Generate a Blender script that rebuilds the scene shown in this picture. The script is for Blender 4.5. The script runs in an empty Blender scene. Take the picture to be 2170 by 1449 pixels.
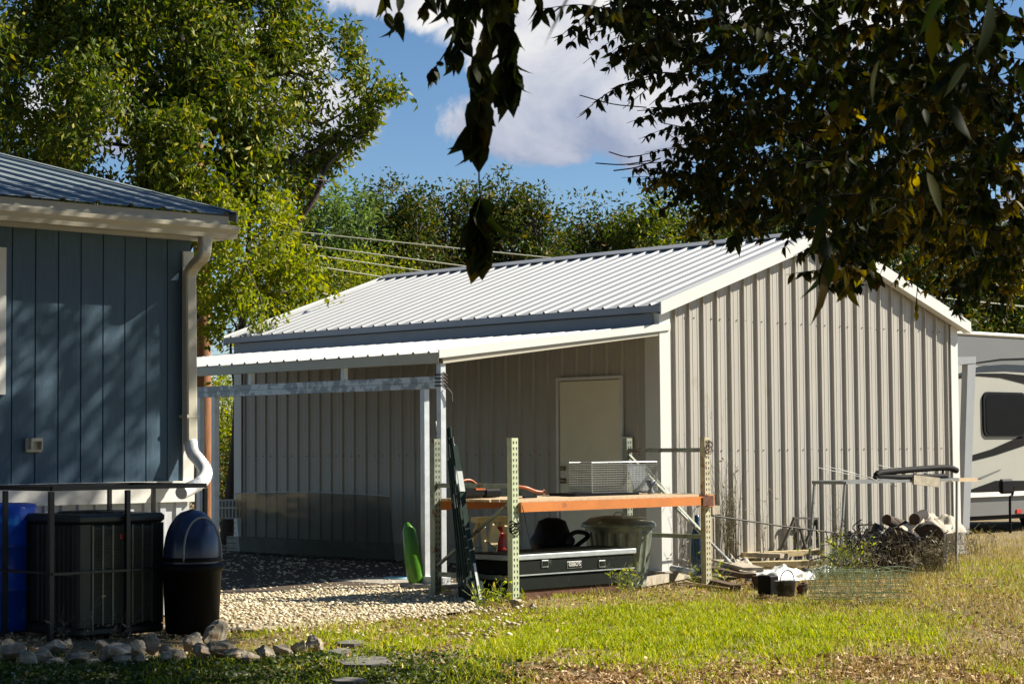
import bpy, math, random
import numpy as np
from mathutils import Vector, Matrix
R = random.Random(7)
NR = np.random.default_rng(11)
sc = bpy.context.scene
col = sc.collection

# ------------------------------------------------------------------ survey of the place
F, PIT, TH, ROL, EYE = 4257.0, .05255, .76009, .007627, 1.335
UX = np.array([math.cos(TH), math.sin(TH), 0.]); VX = np.array([-math.sin(TH), math.cos(TH), 0.]); ZX = np.array([0., 0., 1.])
CO = np.array([1.5619, 21.2577, 0.])            # near left corner of the shed, on the ground
def L(a, b, h=0.): return CO + a*UX + b*VX + h*ZX     # shed frame: a along the gable, b along the side wall
def ray(x, y):
    dx = x-1085; dy = 724.5-y
    a = dx*math.cos(ROL)+dy*math.sin(ROL); b = -dx*math.sin(ROL)+dy*math.cos(ROL)
    return np.array([a, F*math.cos(PIT)-b*math.sin(PIT), F*math.sin(PIT)+b*math.cos(PIT)])
EY = np.array([0, 0, EYE])
def G(x, y, h=0.):
    r = ray(x, y); return r*((h-EYE)/r[2])+EY
def PY(x, y, Y):
    r = ray(x, y); return r*(Y/r[1])+EY
def PB(x, y, b):
    r = ray(x, y); t = (CO@VX+b)/(r@VX); P = r*t; return (P-CO)@UX, P[2]+EYE
def PA(x, y, a):
    r = ray(x, y); t = (CO@UX+a)/(r@UX); P = r*t; return (P-CO)@VX, P[2]+EYE
def WB(x, y, b):
    a, h = PB(x, y, b); return L(a, b, h)
def loc(P): d = np.asarray(P)-CO; return d@UX, d@VX, P[2]
def proj(P):                                     # vectorised, N x 3 -> pixels of the survey photo
    P = np.atleast_2d(P)-EY
    Y = P[:, 1]*math.cos(PIT)+P[:, 2]*math.sin(PIT); Z = -P[:, 1]*math.sin(PIT)+P[:, 2]*math.cos(PIT)
    A = F*P[:, 0]/Y; B = F*Z/Y
    return 1085+A*math.cos(ROL)-B*math.sin(ROL), 724.5-(A*math.sin(ROL)+B*math.cos(ROL))

# ------------------------------------------------------------------ object helpers
def tag(o, label=None, cat=None, group=None, kind=None):
    if label: o['label'] = label
    if cat: o['category'] = cat
    if group: o['group'] = group
    if kind: o['kind'] = kind
    return o
def thing(name, base, label, cat, group=None):
    o = bpy.data.objects.new(name, None); col.objects.link(o)
    o.location = Vector(base); o.empty_display_size = .1
    return tag(o, label, cat, group)
def org(p):
    v = Vector((0, 0, 0))
    while p: v += p.location; p = p.parent
    return v
def link(name, verts, faces, mats, parent=None, base=None, midx=None, smooth=False):
    me = bpy.data.meshes.new(name)
    verts = np.asarray(verts, dtype=np.float64).reshape(-1, 3)
    o = bpy.data.objects.new(name, me); col.objects.link(o)
    if parent: off = org(parent); o.parent = parent
    else:
        if base is None:
            mn = verts.min(0); mx = verts.max(0); base = ((mn[0]+mx[0])/2, (mn[1]+mx[1])/2, mn[2])
        off = Vector(base); o.location = off
    verts = verts-np.array(off)
    if isinstance(faces, np.ndarray):
        n, k = faces.shape
        me.vertices.add(len(verts)); me.vertices.foreach_set('co', verts.ravel())
        me.loops.add(n*k); me.loops.foreach_set('vertex_index', faces.ravel().astype(np.int32))
        me.polygons.add(n); me.polygons.foreach_set('loop_start', np.arange(0, n*k, k, dtype=np.int32))
        me.update(calc_edges=True)
    else:
        me.from_pydata([tuple(v) for v in verts], [], faces)
    if not isinstance(mats, (list, tuple)): mats = [mats]
    for m in mats: me.materials.append(m)
    if midx is not None: me.polygons.foreach_set('material_index', np.asarray(midx, dtype=np.int32))
    if smooth is not False and smooth is not None:
        if smooth is True: me.polygons.foreach_set('use_smooth', [True]*len(me.polygons))
        else: me.polygons.foreach_set('use_smooth', list(smooth))
    me.update()
    return o
class MB:
    def __init__(s): s.v = []; s.f = []; s.m = []; s.s = []
    def add(s, vs, fs, m=0, sm=False):
        n = len(s.v); s.v += [tuple(map(float, v)) for v in vs]
        for f in fs: s.f.append(tuple(i+n for i in f)); s.m.append(m); s.s.append(sm)
        return s
    def box(s, c, sz, ax=None, m=0, bev=0.):
        ax = ax or (UX, VX, ZX); c = np.asarray(c, float)
        x, y, z = [np.asarray(ax[i])*sz[i]/2 for i in range(3)]
        if bev <= 0:
            vs = [c+sx*x+sy*y+sz_*z for sx in (-1, 1) for sy in (-1, 1) for sz_ in (-1, 1)]
            return s.add(vs, [(0, 1, 3, 2), (4, 6, 7, 5), (0, 4, 5, 1), (2, 3, 7, 6), (0, 2, 6, 4), (1, 5, 7, 3)], m)
        # chamfered vertical (third axis) edges and rims
        b = bev; X, Y = sz[0]/2, sz[1]/2; ux, uy, uz = [np.asarray(a) for a in ax]; H = sz[2]/2
        def ring(X, Y, c_):
            return [(-X+c_, -Y), (X-c_, -Y), (X, -Y+c_), (X, Y-c_), (X-c_, Y), (-X+c_, Y), (-X, Y-c_), (-X, -Y+c_)]
        vs = []
        for (xx, yy, cc, zz) in ((X-b, Y-b, b*.5, -H), (X, Y, b, -H+b), (X, Y, b, H-b), (X-b, Y-b, b*.5, H)):
            for (p, q) in ring(xx, yy, cc): vs.append(c+ux*p+uy*q+uz*zz)
        fs = [tuple(range(7, -1, -1)), tuple(range(24, 32))]
        for k in range(3):
            for i in range(8):
                j = (i+1) % 8; fs.append((k*8+i, k*8+j, k*8+8+j, k*8+8+i))
        return s.add(vs, fs, m)
    def lbox(s, a0, a1, b0, b1, h0, h1, m=0, bev=0.):
        return s.box(L((a0+a1)/2, (b0+b1)/2, (h0+h1)/2), (abs(a1-a0), abs(b1-b0), abs(h1-h0)), m=m, bev=bev)
    def bar(s, p, q, w, d=None, up=None, m=0):          # rectangular bar from p to q
        p = np.asarray(p, float); q = np.asarray(q, float); t = q-p; l = np.linalg.norm(t); t = t/l
        up = np.asarray(up if up is not None else (ZX if abs(t[2]) < .9 else UX), float)
        sd = np.cross(t, up); sd /= np.linalg.norm(sd); up = np.cross(sd, t)
        return s.box((p+q)/2, (w, d or w, l), (sd, up, t), m)
    def tube(s, pts, r, n=8, m=0, cap=True, sm=True, sq=None):
        pts = [np.asarray(p, float) for p in pts]; k = len(pts)
        rs = r if isinstance(r, (list, tuple)) else [r]*k
        vs = []; ref = None
        for i in range(k):
            t = pts[min(i+1, k-1)]-pts[max(i-1, 0)]; t = t/(np.linalg.norm(t)+1e-12)
            if ref is None:
                ref = UX if abs(t@UX) < .8 else ZX
            sd = np.cross(t, ref); sd /= np.linalg.norm(sd)+1e-12; up = np.cross(sd, t); ref = up if sq is None else ref
            for j in range(n):
                an = 2*math.pi*(j+.5)/n
                vs.append(pts[i]+rs[i]*(math.cos(an)*sd*(1 if sq is None else sq)+math.sin(an)*up))
        fs = [(i*n+j, i*n+(j+1) % n, (i+1)*n+(j+1) % n, (i+1)*n+j) for i in range(k-1) for j in range(n)]
        s.add(vs, fs, m, sm and n > 4)
        if cap: 
            s.add(vs[:n], [tuple(range(n-1, -1, -1))], m); s.add(vs[-n:], [tuple(range(n))], m)
        return s
    def lathe(s, c, prof, n=24, ax=None, m=0, sm=True):
        ax = ax or (UX, VX, ZX); c = np.asarray(c, float); vs = []
        for (r, z) in prof:
            for j in range(n):
                an = 2*math.pi*j/n; vs.append(c+ax[0]*r*math.cos(an)+ax[1]*r*math.sin(an)+ax[2]*z)
        fs = [(i*n+j, i*n+(j+1) % n, (i+1)*n+(j+1) % n, (i+1)*n+j) for i in range(len(prof)-1) for j in range(n)]
        return s.add(vs, fs, m, sm)
    def prism(s, poly, ext, m=0):                        # poly: 3D points, ext: 3D vector
        n = len(poly); ext = np.asarray(ext, float); vs = [np.asarray(p, float) for p in poly]; vs = vs+[p+ext for p in vs]
        fs = [tuple(range(n-1, -1, -1)), tuple(range(n, 2*n))]+[(i, (i+1) % n, n+(i+1) % n, n+i) for i in range(n)]
        return s.add(vs, fs, m)
    def build(s, name, mats, parent=None, base=None, label=None):
        o = link(name, s.v, s.f, mats, parent, base, s.m if isinstance(mats, (list, tuple)) else None, s.s)
        bm_fix(o)
        if label: o['label'] = label
        return o
import bmesh
def bm_fix(o):
    bm = bmesh.new(); bm.from_mesh(o.data); bmesh.ops.recalc_face_normals(bm, faces=bm.faces); bm.to_mesh(o.data); bm.free()

# ------------------------------------------------------------------ materials
def srgb(r, g, b):
    return tuple(((c/255)/12.92 if c/255 <= .04045 else ((c/255+.055)/1.055)**2.4) for c in (r, g, b))
def new_mat(name):
    m = bpy.data.materials.new(name); m.use_nodes = True
    nt = m.node_tree; bs = nt.nodes['Principled BSDF']; return m, nt, bs
def mat(name, c, rough=.6, metal=0., var=.12, scale=6., bump=0., bscale=60., c2=None, spec=.5, stretch=None, dirt=None, lo=.35, hi=.65):
    m, nt, bs = new_mat(name); N = nt.nodes; K = nt.links
    bs.inputs['Roughness'].default_value = rough; bs.inputs['Metallic'].default_value = metal
    bs.inputs['Specular IOR Level'].default_value = spec
    tc = N.new('ShaderNodeTexCoord'); mp = N.new('ShaderNodeMapping'); K.new(tc.outputs['Object'], mp.inputs[0])
    if stretch: mp.inputs['Scale'].default_value = stretch
    nz = N.new('ShaderNodeTexNoise'); nz.inputs['Scale'].default_value = scale; nz.inputs['Detail'].default_value = 6; nz.inputs['Roughness'].default_value = .65
    K.new(mp.outputs[0], nz.inputs[0])
    rp = N.new('ShaderNodeValToRGB'); K.new(nz.outputs[0], rp.inputs[0])
    c2 = c2 or tuple(x*(1-var) for x in c)
    c1 = tuple(min(1, x*(1+var*.5)) for x in c)
    rp.color_ramp.elements[0].position = lo; rp.color_ramp.elements[1].position = hi
    rp.color_ramp.elements[0].color = (*c2, 1); rp.color_ramp.elements[1].color = (*c1, 1)
    out = rp.outputs[0]
    if dirt:                                           # (colour, scale, threshold) stains with a shape of their own
        n2 = N.new('ShaderNodeTexNoise'); n2.inputs['Scale'].default_value = dirt[1]; n2.inputs['Detail'].default_value = 8; K.new(mp.outputs[0], n2.inputs[0])
        r2 = N.new('ShaderNodeValToRGB'); r2.color_ramp.elements[0].position = dirt[2]; r2.color_ramp.elements[1].position = dirt[2]+.08; K.new(n2.outputs[0], r2.inputs[0])
        mx = N.new('ShaderNodeMixRGB'); K.new(r2.outputs[0], mx.inputs[0]); K.new(out, mx.inputs[1]); mx.inputs[2].default_value = (*dirt[0], 1); out = mx.outputs[0]
    K.new(out, bs.inputs['Base Color'])
    if bump:
        n3 = N.new('ShaderNodeTexNoise'); n3.inputs['Scale'].default_value = bscale; n3.inputs['Detail'].default_value = 4; K.new(mp.outputs[0], n3.inputs[0])
        bp = N.new('ShaderNodeBump'); bp.inputs['Strength'].default_value = bump; bp.inputs['Distance'].default_value = .01
        K.new(n3.outputs[0], bp.inputs['Height']); K.new(bp.outputs[0], bs.inputs['Normal'])
    return m
def leafmat(name, cols, trans=.45, rough=.5, spec=.2):
    """cols: list of (pos, rgb); each leaf draws its colour from its own island"""
    m = bpy.data.materials.new(name); m.use_nodes = True; nt = m.node_tree; N = nt.nodes; K = nt.links; N.clear()
    out = N.new('ShaderNodeOutputMaterial'); g = N.new('ShaderNodeNewGeometry'); rp = N.new('ShaderNodeValToRGB')
    K.new(g.outputs['Random Per Island'], rp.inputs[0])
    el = rp.color_ramp.elements
    while len(el) < len(cols): el.new(.5)
    for e, (p, c) in zip(el, cols): e.position = p; e.color = (*c, 1)
    df = N.new('ShaderNodeBsdfPrincipled'); df.inputs['Roughness'].default_value = rough; df.inputs['Specular IOR Level'].default_value = spec; K.new(rp.outputs[0], df.inputs['Base Color'])
    tr = N.new('ShaderNodeBsdfTranslucent'); hs = N.new('ShaderNodeHueSaturation'); hs.inputs['Value'].default_value = 1.5; hs.inputs['Saturation'].default_value = 1.15
    K.new(rp.outputs[0], hs.inputs['Color']); K.new(hs.outputs[0], tr.inputs[0])
    mx = N.new('ShaderNodeMixShader'); mx.inputs[0].default_value = trans; K.new(df.outputs[0], mx.inputs[1]); K.new(tr.outputs[0], mx.inputs[2]); K.new(mx.outputs[0], out.inputs[0])
    return m
M = {}
M['tan_metal'] = mat('tan_painted_steel', (.405, .382, .335), .42, 0, .05, 1.5, .03, 30, dirt=((.37, .34, .28), 3.5, .66))
M['white_metal'] = mat('white_painted_steel', (.66, .66, .62), .35, 0, .04, 2)
M['roof_metal'] = mat('white_roof_steel', (.37, .38, .385), .5, 0, .06, 2.5, dirt=((.55, .55, .54), 5, .74))
M['galv'] = mat('galvanised_steel', (.50, .52, .52), .48, .35, .35, 7, stretch=(1, 1, 1), c2=(.30, .32, .33), lo=.47, hi=.53)
M['galv_post'] = mat('galvanised_post_steel', (.60, .63, .65), .42, .3, .12, 9)
M['screw'] = mat('screw_head', (.22, .20, .17), .5, .3)
M['door'] = mat('beige_door_paint', (.78, .74, .56), .5, 0, .05, 3)
M['brass'] = mat('aged_brass', (.30, .27, .20), .3, .9)
M['blue_siding'] = mat('blue_wood_siding', (.045, .095, .145), .6, 0, .16, 9, .3, 60, stretch=(6, 6, .5))
M['white_trim'] = mat('white_trim_board', (.68, .67, .62), .5, 0, .08, 6, .1, 40)
M['gutter'] = mat('cream_gutter', (.46, .43, .34), .35, 0, .06, 3, dirt=((.36, .33, .25), 6, .66))
M['house_roof'] = mat('grey_roof_steel', (.20, .235, .245), .55, .0, .10, 1.5, dirt=((.20, .23, .25), 2.2, .6))
M['skirt'] = mat('white_skirting', (.46, .48, .50), .45, 0, .1, 4)
M['black_steel'] = mat('black_steel_tube', (.007, .007, .007), .4, .0, .2, 8)
M['ac_dark'] = mat('dark_coil', (.010, .012, .010), .6)
M['ac_grey'] = mat('grey_green_cabinet', (.026, .031, .024), .45, .2, .12, 6)
M['ac_slat'] = mat('louvre_paint', (.12, .125, .09), .4, .2, .12, 8)
M['blue_plastic'] = mat('bright_blue_plastic', (.004, .075, .50), .3, 0, .25, 3, dirt=((.02, .25, .75), 4, .60))
M['navy'] = mat('navy_plastic', (.020, .035, .085), .25, 0, .3, 4)
M['black_plastic'] = mat('black_plastic', (.005, .005, .006), .5, 0, .2, 5, spec=.12)
M['grey_plastic'] = mat('silver_grey_plastic', (.22, .24, .25), .35, 0, .15, 5)
M['white_plastic'] = mat('white_plastic_pipe', (.72, .73, .72), .4, 0, .08, 6, .1, 30)
M['rack_green'] = mat('pale_green_rack_paint', (.50, .56, .36), .5, 0, .12, 10, dirt=((.22, .10, .05), 14, .66))
M['rack_rust'] = mat('rusty_rack_paint', (.50, .46, .30), .65, 0, .2, 14, dirt=((.26, .11, .05), 6, .60))
M['rack_dark'] = mat('dull_green_brace', (.26, .29, .22), .55, .2, .3, 8, dirt=((.16, .07, .035), 11, .58))
M['orange'] = mat('orange_beam_paint', (.55, .18, .035), .5, 0, .12, 4, dirt=((.28, .09, .04), 4.5, .72))
M['hole'] = mat('punched_hole_shade', (.015, .016, .012), .9)
M['wood_pale'] = mat('pale_decking', (.56, .42, .26), .75, 0, .25, 10, .3, 80, stretch=(1, 6, 6))
M['wood_grey'] = mat('weathered_board', (.40, .35, .26), .85, 0, .3, 8, .4, 60)
M['wood_yellow'] = mat('yellow_lumber', (.62, .50, .27), .8, 0, .25, 6, .3, 60, dirt=((.30, .24, .13), 5, .6))
M['wood_brown'] = mat('brown_rotten_wood', (.10, .06, .035), .9, 0, .4, 9, .5, 60)
M['bark'] = mat('bark', (.075, .055, .04), .95, 0, .4, 14, .8, 50, stretch=(1, 1, .3))
M['bark_black'] = mat('black_bark', (.014, .009, .007), .95, 0, .5, 14, .8, 40)
M['cut_wood'] = mat('cut_pale_wood', (.60, .50, .36), .8, 0, .25, 12, .3, 60)
M['pole'] = mat('pole_wood', (.30, .135, .06), .9, 0, .35, 20, .5, 60, stretch=(1, 1, .12))
M['box_black'] = mat('black_tread_plate', (.009, .012, .009), .6, .0, .3, 5, spec=.12, dirt=((.06, .06, .045), 6, .62))
M['alu'] = mat('scuffed_aluminium', (.50, .53, .53), .38, .6, .15, 12)
M['rust'] = mat('rusty_iron', (.12, .05, .028), .9, .1, .4, 14, .4, 60)
M['can'] = mat('galvanised_can', (.24, .27, .21), .45, .4, .25, 6, c2=(.13, .15, .11))
M['tpost'] = mat('dark_green_post_paint', (.025, .045, .033), .4, .2, .2, 10)
M['tpost_white'] = mat('white_tip_sunlit_edge', (.70, .74, .72), .4, .1)
M['orange_plastic'] = mat('orange_tool_plastic', (.36, .09, .015), .4)
M['red'] = mat('red_paint', (.42, .02, .012), .4)
M['wire'] = mat('steel_wire', (.30, .31, .29), .5, .5)
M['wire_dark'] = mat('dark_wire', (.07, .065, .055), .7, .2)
M['wire_green'] = mat('green_coated_wire', (.42, .50, .33), .5, .2, .3, 9)
M['white_sheet'] = mat('white_coated_sheet', (.66, .66, .62), .6, 0, .15, 5, .2, 20, dirt=((.20, .18, .14), 7, .62))
M['cream_cloth'] = mat('cream_tarp', (.36, .32, .25), .75, 0, .12, 4, .3, 20)
M['black_cloth'] = mat('black_tarp', (.014, .016, .013), .6, 0, .4, 8, .5, 20)
M['green_plastic'] = mat('lime_green_plastic', (.06, .20, .008), .3, 0, .2, 3)
M['sky_plastic'] = mat('light_blue_plastic', (.20, .45, .58), .4)
M['concrete'] = mat('concrete', (.34, .31, .26), .9, 0, .2, 8, .4, 60)
M['stone'] = mat('limestone', (.40, .34, .25), .95, 0, .3, 11, 1., 22, c2=(.13, .11, .08), dirt=((.27, .15, .07), 5, .60))
M['stone_grey'] = mat('grey_flagstone', (.15, .14, .12), .9, 0, .25, 8, .5, 30)
M['blue_glass'] = mat('deep_blue_bottle', (.008, .045, .10), .2, 0, .35, 4)
M['rv_cream'] = mat('rv_cream_panel', (.34, .34, .29), .5, 0, .03, 2)
M['rv_grey'] = mat('rv_grey_panel', (.15, .15, .145), .35, 0, .04, 2)
M['rv_dark'] = mat('rv_charcoal_decal', (.010, .010, .010), .8, spec=.08)
M['rv_slate'] = mat('rv_slate_decal', (.030, .040, .052), .7, spec=.1)
M['rv_white'] = mat('rv_white_cap', (.80, .79, .72), .4)
M['dark_glass'] = mat('tinted_window', (.003, .004, .004), .5, 0, .2, 3, spec=.06)
M['red_lens'] = mat('red_lens', (.5, .03, .02), .25)
M['table_steel'] = mat('dull_table_steel', (.20, .21, .21), .6, .1, .2, 6)
M['matt_black'] = mat('matt_black_paint', (.006, .006, .006), .7, 0, .2, 6, spec=.15)
M['grey_paint'] = mat('grey_primer_steel', (.27, .28, .29), .5, .1, .06, 3)
M['label'] = mat('nameplate_silver', (.62, .62, .58), .4, .2)
M['insul'] = mat('wire_insulator', (.55, .55, .42), .5)
# smoked clear sheet
m, nt, bs = new_mat('smoked_clear_plastic'); N = nt.nodes; K = nt.links
tr = N.new('ShaderNodeBsdfTransparent'); tr.inputs[0].default_value = (.74, .75, .72, 1); gl = N.new('ShaderNodeBsdfGlossy'); gl.inputs['Roughness'].default_value = .14; gl.inputs[0].default_value = (.5, .52, .5, 1)
nz = N.new('ShaderNodeTexNoise'); nz.inputs['Scale'].default_value = 2; bp = N.new('ShaderNodeBump'); bp.inputs['Strength'].default_value = .25; bp.inputs['Distance'].default_value = .05; K.new(nz.outputs[0], bp.inputs['Height']); K.new(bp.outputs[0], gl.inputs['Normal'])
mx = N.new('ShaderNodeMixShader'); mx.inputs[0].default_value = .22; K.new(tr.outputs[0], mx.inputs[1]); K.new(gl.outputs[0], mx.inputs[2]); K.new(mx.outputs[0], N['Material Output'].inputs[0]); M['smoke'] = m

M['leaf_left'] = leafmat('leaf_olive_green', [(0, (.038, .065, .008)), (.45, (.082, .120, .012)), (.8, (.17, .19, .018)), (1, (.34, .29, .035))], .32)
M['leaf_back'] = leafmat('leaf_treeline', [(0, (.022, .042, .009)), (.5, (.050, .078, .012)), (.8, (.10, .11, .016)), (1, (.20, .13, .025))], .28)
M['leaf_yellow'] = leafmat('leaf_yellow_green', [(0, (.10, .14, .014)), (.5, (.19, .23, .02)), (1, (.33, .31, .03))], .5)
M['leaf_willow'] = leafmat('leaf_pale_green', [(0, (.07, .12, .03)), (1, (.16, .22, .06))], .45)
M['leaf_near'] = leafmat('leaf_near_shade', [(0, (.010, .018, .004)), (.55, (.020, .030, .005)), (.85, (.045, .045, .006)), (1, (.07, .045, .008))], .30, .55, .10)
M['leaf_sunlit'] = leafmat('leaf_sunlit_gold', [(0, (.04, .035, .005)), (.5, (.12, .10, .010)), (1, (.30, .22, .02))], .5, .4)  # sunlit copy of the near leaf; sun put into this colour, shade into that
M['grass'] = leafmat('grass_green', [(0, (.17, .24, .008)), (.5, (.33, .39, .012)), (.85, (.46, .46, .03)), (1, (.55, .46, .10))], .35)
M['grass_dry'] = leafmat('grass_dry', [(0, (.16, .11, .03)), (.4, (.33, .25, .085)), (.75, (.46, .36, .15)), (1, (.22, .25, .04))], .3)
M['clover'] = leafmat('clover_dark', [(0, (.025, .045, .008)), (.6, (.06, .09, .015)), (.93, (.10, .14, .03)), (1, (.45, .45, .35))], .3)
M['litter'] = leafmat('fallen_leaves', [(0, (.14, .075, .03)), (.35, (.36, .23, .11)), (.75, (.55, .39, .21)), (1, (.74, .58, .36))], .15)
M['gravel_st'] = leafmat('gravel_stones', [(0, (.34, .27, .17)), (.5, (.55, .47, .32)), (1, (.74, .67, .50))], 0., .8)
M['weed'] = leafmat('dry_weed', [(0, (.12, .10, .06)), (1, (.38, .34, .22))], .2)

# ------------------------------------------------------------------ camera, light, sky
cam = bpy.data.cameras.new('camera'); co = bpy.data.objects.new('camera', cam); col.objects.link(co); sc.camera = co
cam.sensor_width = 36; cam.lens = F/2170*36; cam.clip_end = 2000; cam.clip_start = .05
co.location = (0, 0, EYE)
co.rotation_euler = (Matrix.Rotation(math.pi/2+PIT, 3, 'X') @ Matrix.Rotation(-ROL, 3, 'Z')).to_euler()
cam.dof.use_dof = True; cam.dof.focus_distance = 21; cam.dof.aperture_fstop = 18
SUNH = .5*(-VX)+.866*UX; EL = math.radians(38.0)
sd = Vector((SUNH[0]*math.cos(EL), SUNH[1]*math.cos(EL), math.sin(EL))).normalized()
sl = bpy.data.lights.new('sun', 'SUN'); sl.energy = 5.0; sl.angle = math.radians(.6); sl.color = (1, .93, .80)
so = bpy.data.objects.new('sun', sl); col.objects.link(so); so.rotation_euler = sd.to_track_quat('Z', 'Y').to_euler(); so.location = (12, 10, 20)
w = bpy.data.worlds.new('World'); sc.world = w; w.use_nodes = True; nt = w.node_tree; N = nt.nodes; K = nt.links
bg = N['Background']; sky = N.new('ShaderNodeTexSky'); sky.sky_type = 'NISHITA'; sky.sun_disc = False
sky.sun_elevation = EL; sky.sun_rotation = math.atan2(sd.x, sd.y); sky.air_density = .8; sky.dust_density = .15; sky.ozone_density = 2.2; sky.altitude = 200
tc = N.new('ShaderNodeTexCoord'); sp = N.new('ShaderNodeSeparateXYZ'); K.new(tc.outputs['Generated'], sp.inputs[0])
def mth(op, a, b=None, c=None):
    n = N.new('ShaderNodeMath'); n.operation = op
    for i, q in enumerate((a, b, c)):
        if q is None: continue
        if isinstance(q, (int, float)): n.inputs[i].default_value = q
        else: K.new(q, n.inputs[i])
    return n.outputs[0]
yy = mth('MAXIMUM', sp.outputs[1], .08); cu = mth('DIVIDE', sp.outputs[0], yy); cw = mth('DIVIDE', sp.outputs[2], yy)
cv = N.new('ShaderNodeCombineXYZ'); K.new(cu, cv.inputs[0]); K.new(cw, cv.inputs[1])
nz = N.new('ShaderNodeTexNoise'); nz.inputs['Scale'].default_value = 19; nz.inputs['Detail'].default_value = 9; nz.inputs['Roughness'].default_value = .58; nz.inputs['Distortion'].default_value = .4; K.new(cv.outputs[0], nz.inputs[0])
nb = N.new('ShaderNodeTexNoise'); nb.inputs['Scale'].default_value = 6; nb.inputs['Detail'].default_value = 3; K.new(cv.outputs[0], nb.inputs[0])
field = None
for (px, py, rx, ry) in ((1240, 60, 300, 200), (1160, 250, 230, 110), (1370, 250, 190, 130), (850, -40, 190, 110), (640, 260, 190, 90), (560, 120, 140, 80), (1740, 40, 260, 110), (250, 240, 200, 120), (2300, 500, 260, 160), (1020, 265, 70, 45)):
    r = ray(px, py); u0 = r[0]/r[1]; w0 = r[2]/r[1]
    e = mth('ADD', mth('POWER', mth('DIVIDE', mth('SUBTRACT', cu, u0), rx/F), 2), mth('POWER', mth('DIVIDE', mth('SUBTRACT', cw, w0), ry/F), 2))
    e = mth('SUBTRACT', 1, mth('SQRT', e)); field = e if field is None else mth('MAXIMUM', field, e)
body = mth('ADD', field, mth('MULTIPLY', mth('SUBTRACT', nz.outputs[0], .5), 1.5))
mask = N.new('ShaderNodeMapRange'); mask.interpolation_type = 'SMOOTHSTEP'; mask.inputs[1].default_value = .0; mask.inputs[2].default_value = .22; K.new(body, mask.inputs[0])
shade = N.new('ShaderNodeValToRGB'); el = shade.color_ramp.elements
wbase = ray(1200, 345); wtop = ray(1200, 60)
lit = N.new('ShaderNodeMapRange'); lit.inputs[1].default_value = wbase[2]/wbase[1]; lit.inputs[2].default_value = wtop[2]/wtop[1]; K.new(cw, lit.inputs[0])
sh = mth('ADD', mth('MULTIPLY', lit.outputs[0], .42), mth('MULTIPLY', mth('SUBTRACT', nz.outputs[0], .28), 1.15)); K.new(sh, shade.inputs[0])
el[0].position = .22; el[0].color = (*srgb(148, 160, 186), 1); el[1].position = .85; el[1].color = (*srgb(246, 243, 238), 1)
e3 = el.new(.5); e3.color = (*srgb(196, 200, 212), 1)
bg.inputs['Strength'].default_value = .05
hsv = N.new('ShaderNodeHueSaturation'); hsv.inputs['Saturation'].default_value = 1.15; hsv.inputs['Value'].default_value = 1.06; K.new(sky.outputs[0], hsv.inputs['Color'])
cl = N.new('ShaderNodeVectorMath'); cl.operation = 'SCALE'; cl.inputs['Scale'].default_value = 10.4; K.new(shade.outputs[0], cl.inputs[0])
mxc = N.new('ShaderNodeMixRGB'); K.new(mask.outputs[0], mxc.inputs[0]); K.new(hsv.outputs[0], mxc.inputs[1]); K.new(cl.outputs[0], mxc.inputs[2]); K.new(mxc.outputs[0], bg.inputs[0])
sc.view_settings.view_transform = 'Standard'; sc.view_settings.look = 'None'; sc.view_settings.exposure = 1.1; sc.view_settings.gamma = 1
sc.render.engine = 'CYCLES'; sc.cycles.max_bounces = 6; sc.cycles.transparent_max_bounces = 12

# ------------------------------------------------------------------ ground
def ground_noise(x, y): return .012*np.sin(x*2.1+y*.7)+.010*np.sin(y*2.9-x*1.3)+.006*np.sin(x*6.1)*np.sin(y*5.3)
xs = np.concatenate([np.linspace(-400, -12, 14), np.linspace(-10, 12, 111), np.linspace(14, 400, 14)])
ys = np.concatenate([np.linspace(-100, 4, 10), np.linspace(5, 32, 136), np.linspace(34, 600, 20)])
gx, gy = np.meshgrid(xs, ys); nx, ny = len(xs), len(ys)
def gz(x, y):
    a = np.exp(-((x)**2+(y-15)**2)/200); return ground_noise(x, y)*a-.02
gv = np.stack([gx.ravel(), gy.ravel(), gz(gx, gy).ravel()], 1)
ii, jj = np.meshgrid(np.arange(nx-1), np.arange(ny-1)); b0 = (jj*nx+ii).ravel()
gf = np.stack([b0, b0+1, b0+nx+1, b0+nx], 1)
m, nt, bs = new_mat('yard_soil'); N = nt.nodes; K = nt.links
tc = N.new('ShaderNodeTexCoord'); n1 = N.new('ShaderNodeTexNoise'); n1.inputs['Scale'].default_value = .9; n1.inputs['Detail'].default_value = 8; K.new(tc.outputs['Object'], n1.inputs[0])
n2 = N.new('ShaderNodeTexNoise'); n2.inputs['Scale'].default_value = 28; n2.inputs['Detail'].default_value = 6; K.new(tc.outputs['Object'], n2.inputs[0])
r1 = N.new('ShaderNodeValToRGB'); r1.color_ramp.elements[0].color = (.11, .085, .035, 1); r1.color_ramp.elements[1].color = (.23, .165, .08, 1); r1.color_ramp.elements[0].position = .35; r1.color_ramp.elements[1].position = .65; K.new(n1.outputs[0], r1.inputs[0])
r2 = N.new('ShaderNodeValToRGB'); r2.color_ramp.elements[0].color = (.06, .045, .025, 1); r2.color_ramp.elements[1].color = (.38, .29, .16, 1); K.new(n2.outputs[0], r2.inputs[0])
mx = N.new('ShaderNodeMixRGB'); mx.inputs[0].default_value = .5; K.new(r1.outputs[0], mx.inputs[1]); K.new(r2.outputs[0], mx.inputs[2]); K.new(mx.outputs[0], bs.inputs['Base Color']); bs.inputs['Roughness'].default_value = .95
bp = N.new('ShaderNodeBump'); bp.inputs['Strength'].default_value = .8; bp.inputs['Distance'].default_value = .03; K.new(n2.outputs[0], bp.inputs['Height']); K.new(bp.outputs[0], bs.inputs['Normal'])
o = link('ground', gv, gf, m, base=(0, 0, 0), smooth=True); tag(o, kind='structure')
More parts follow.
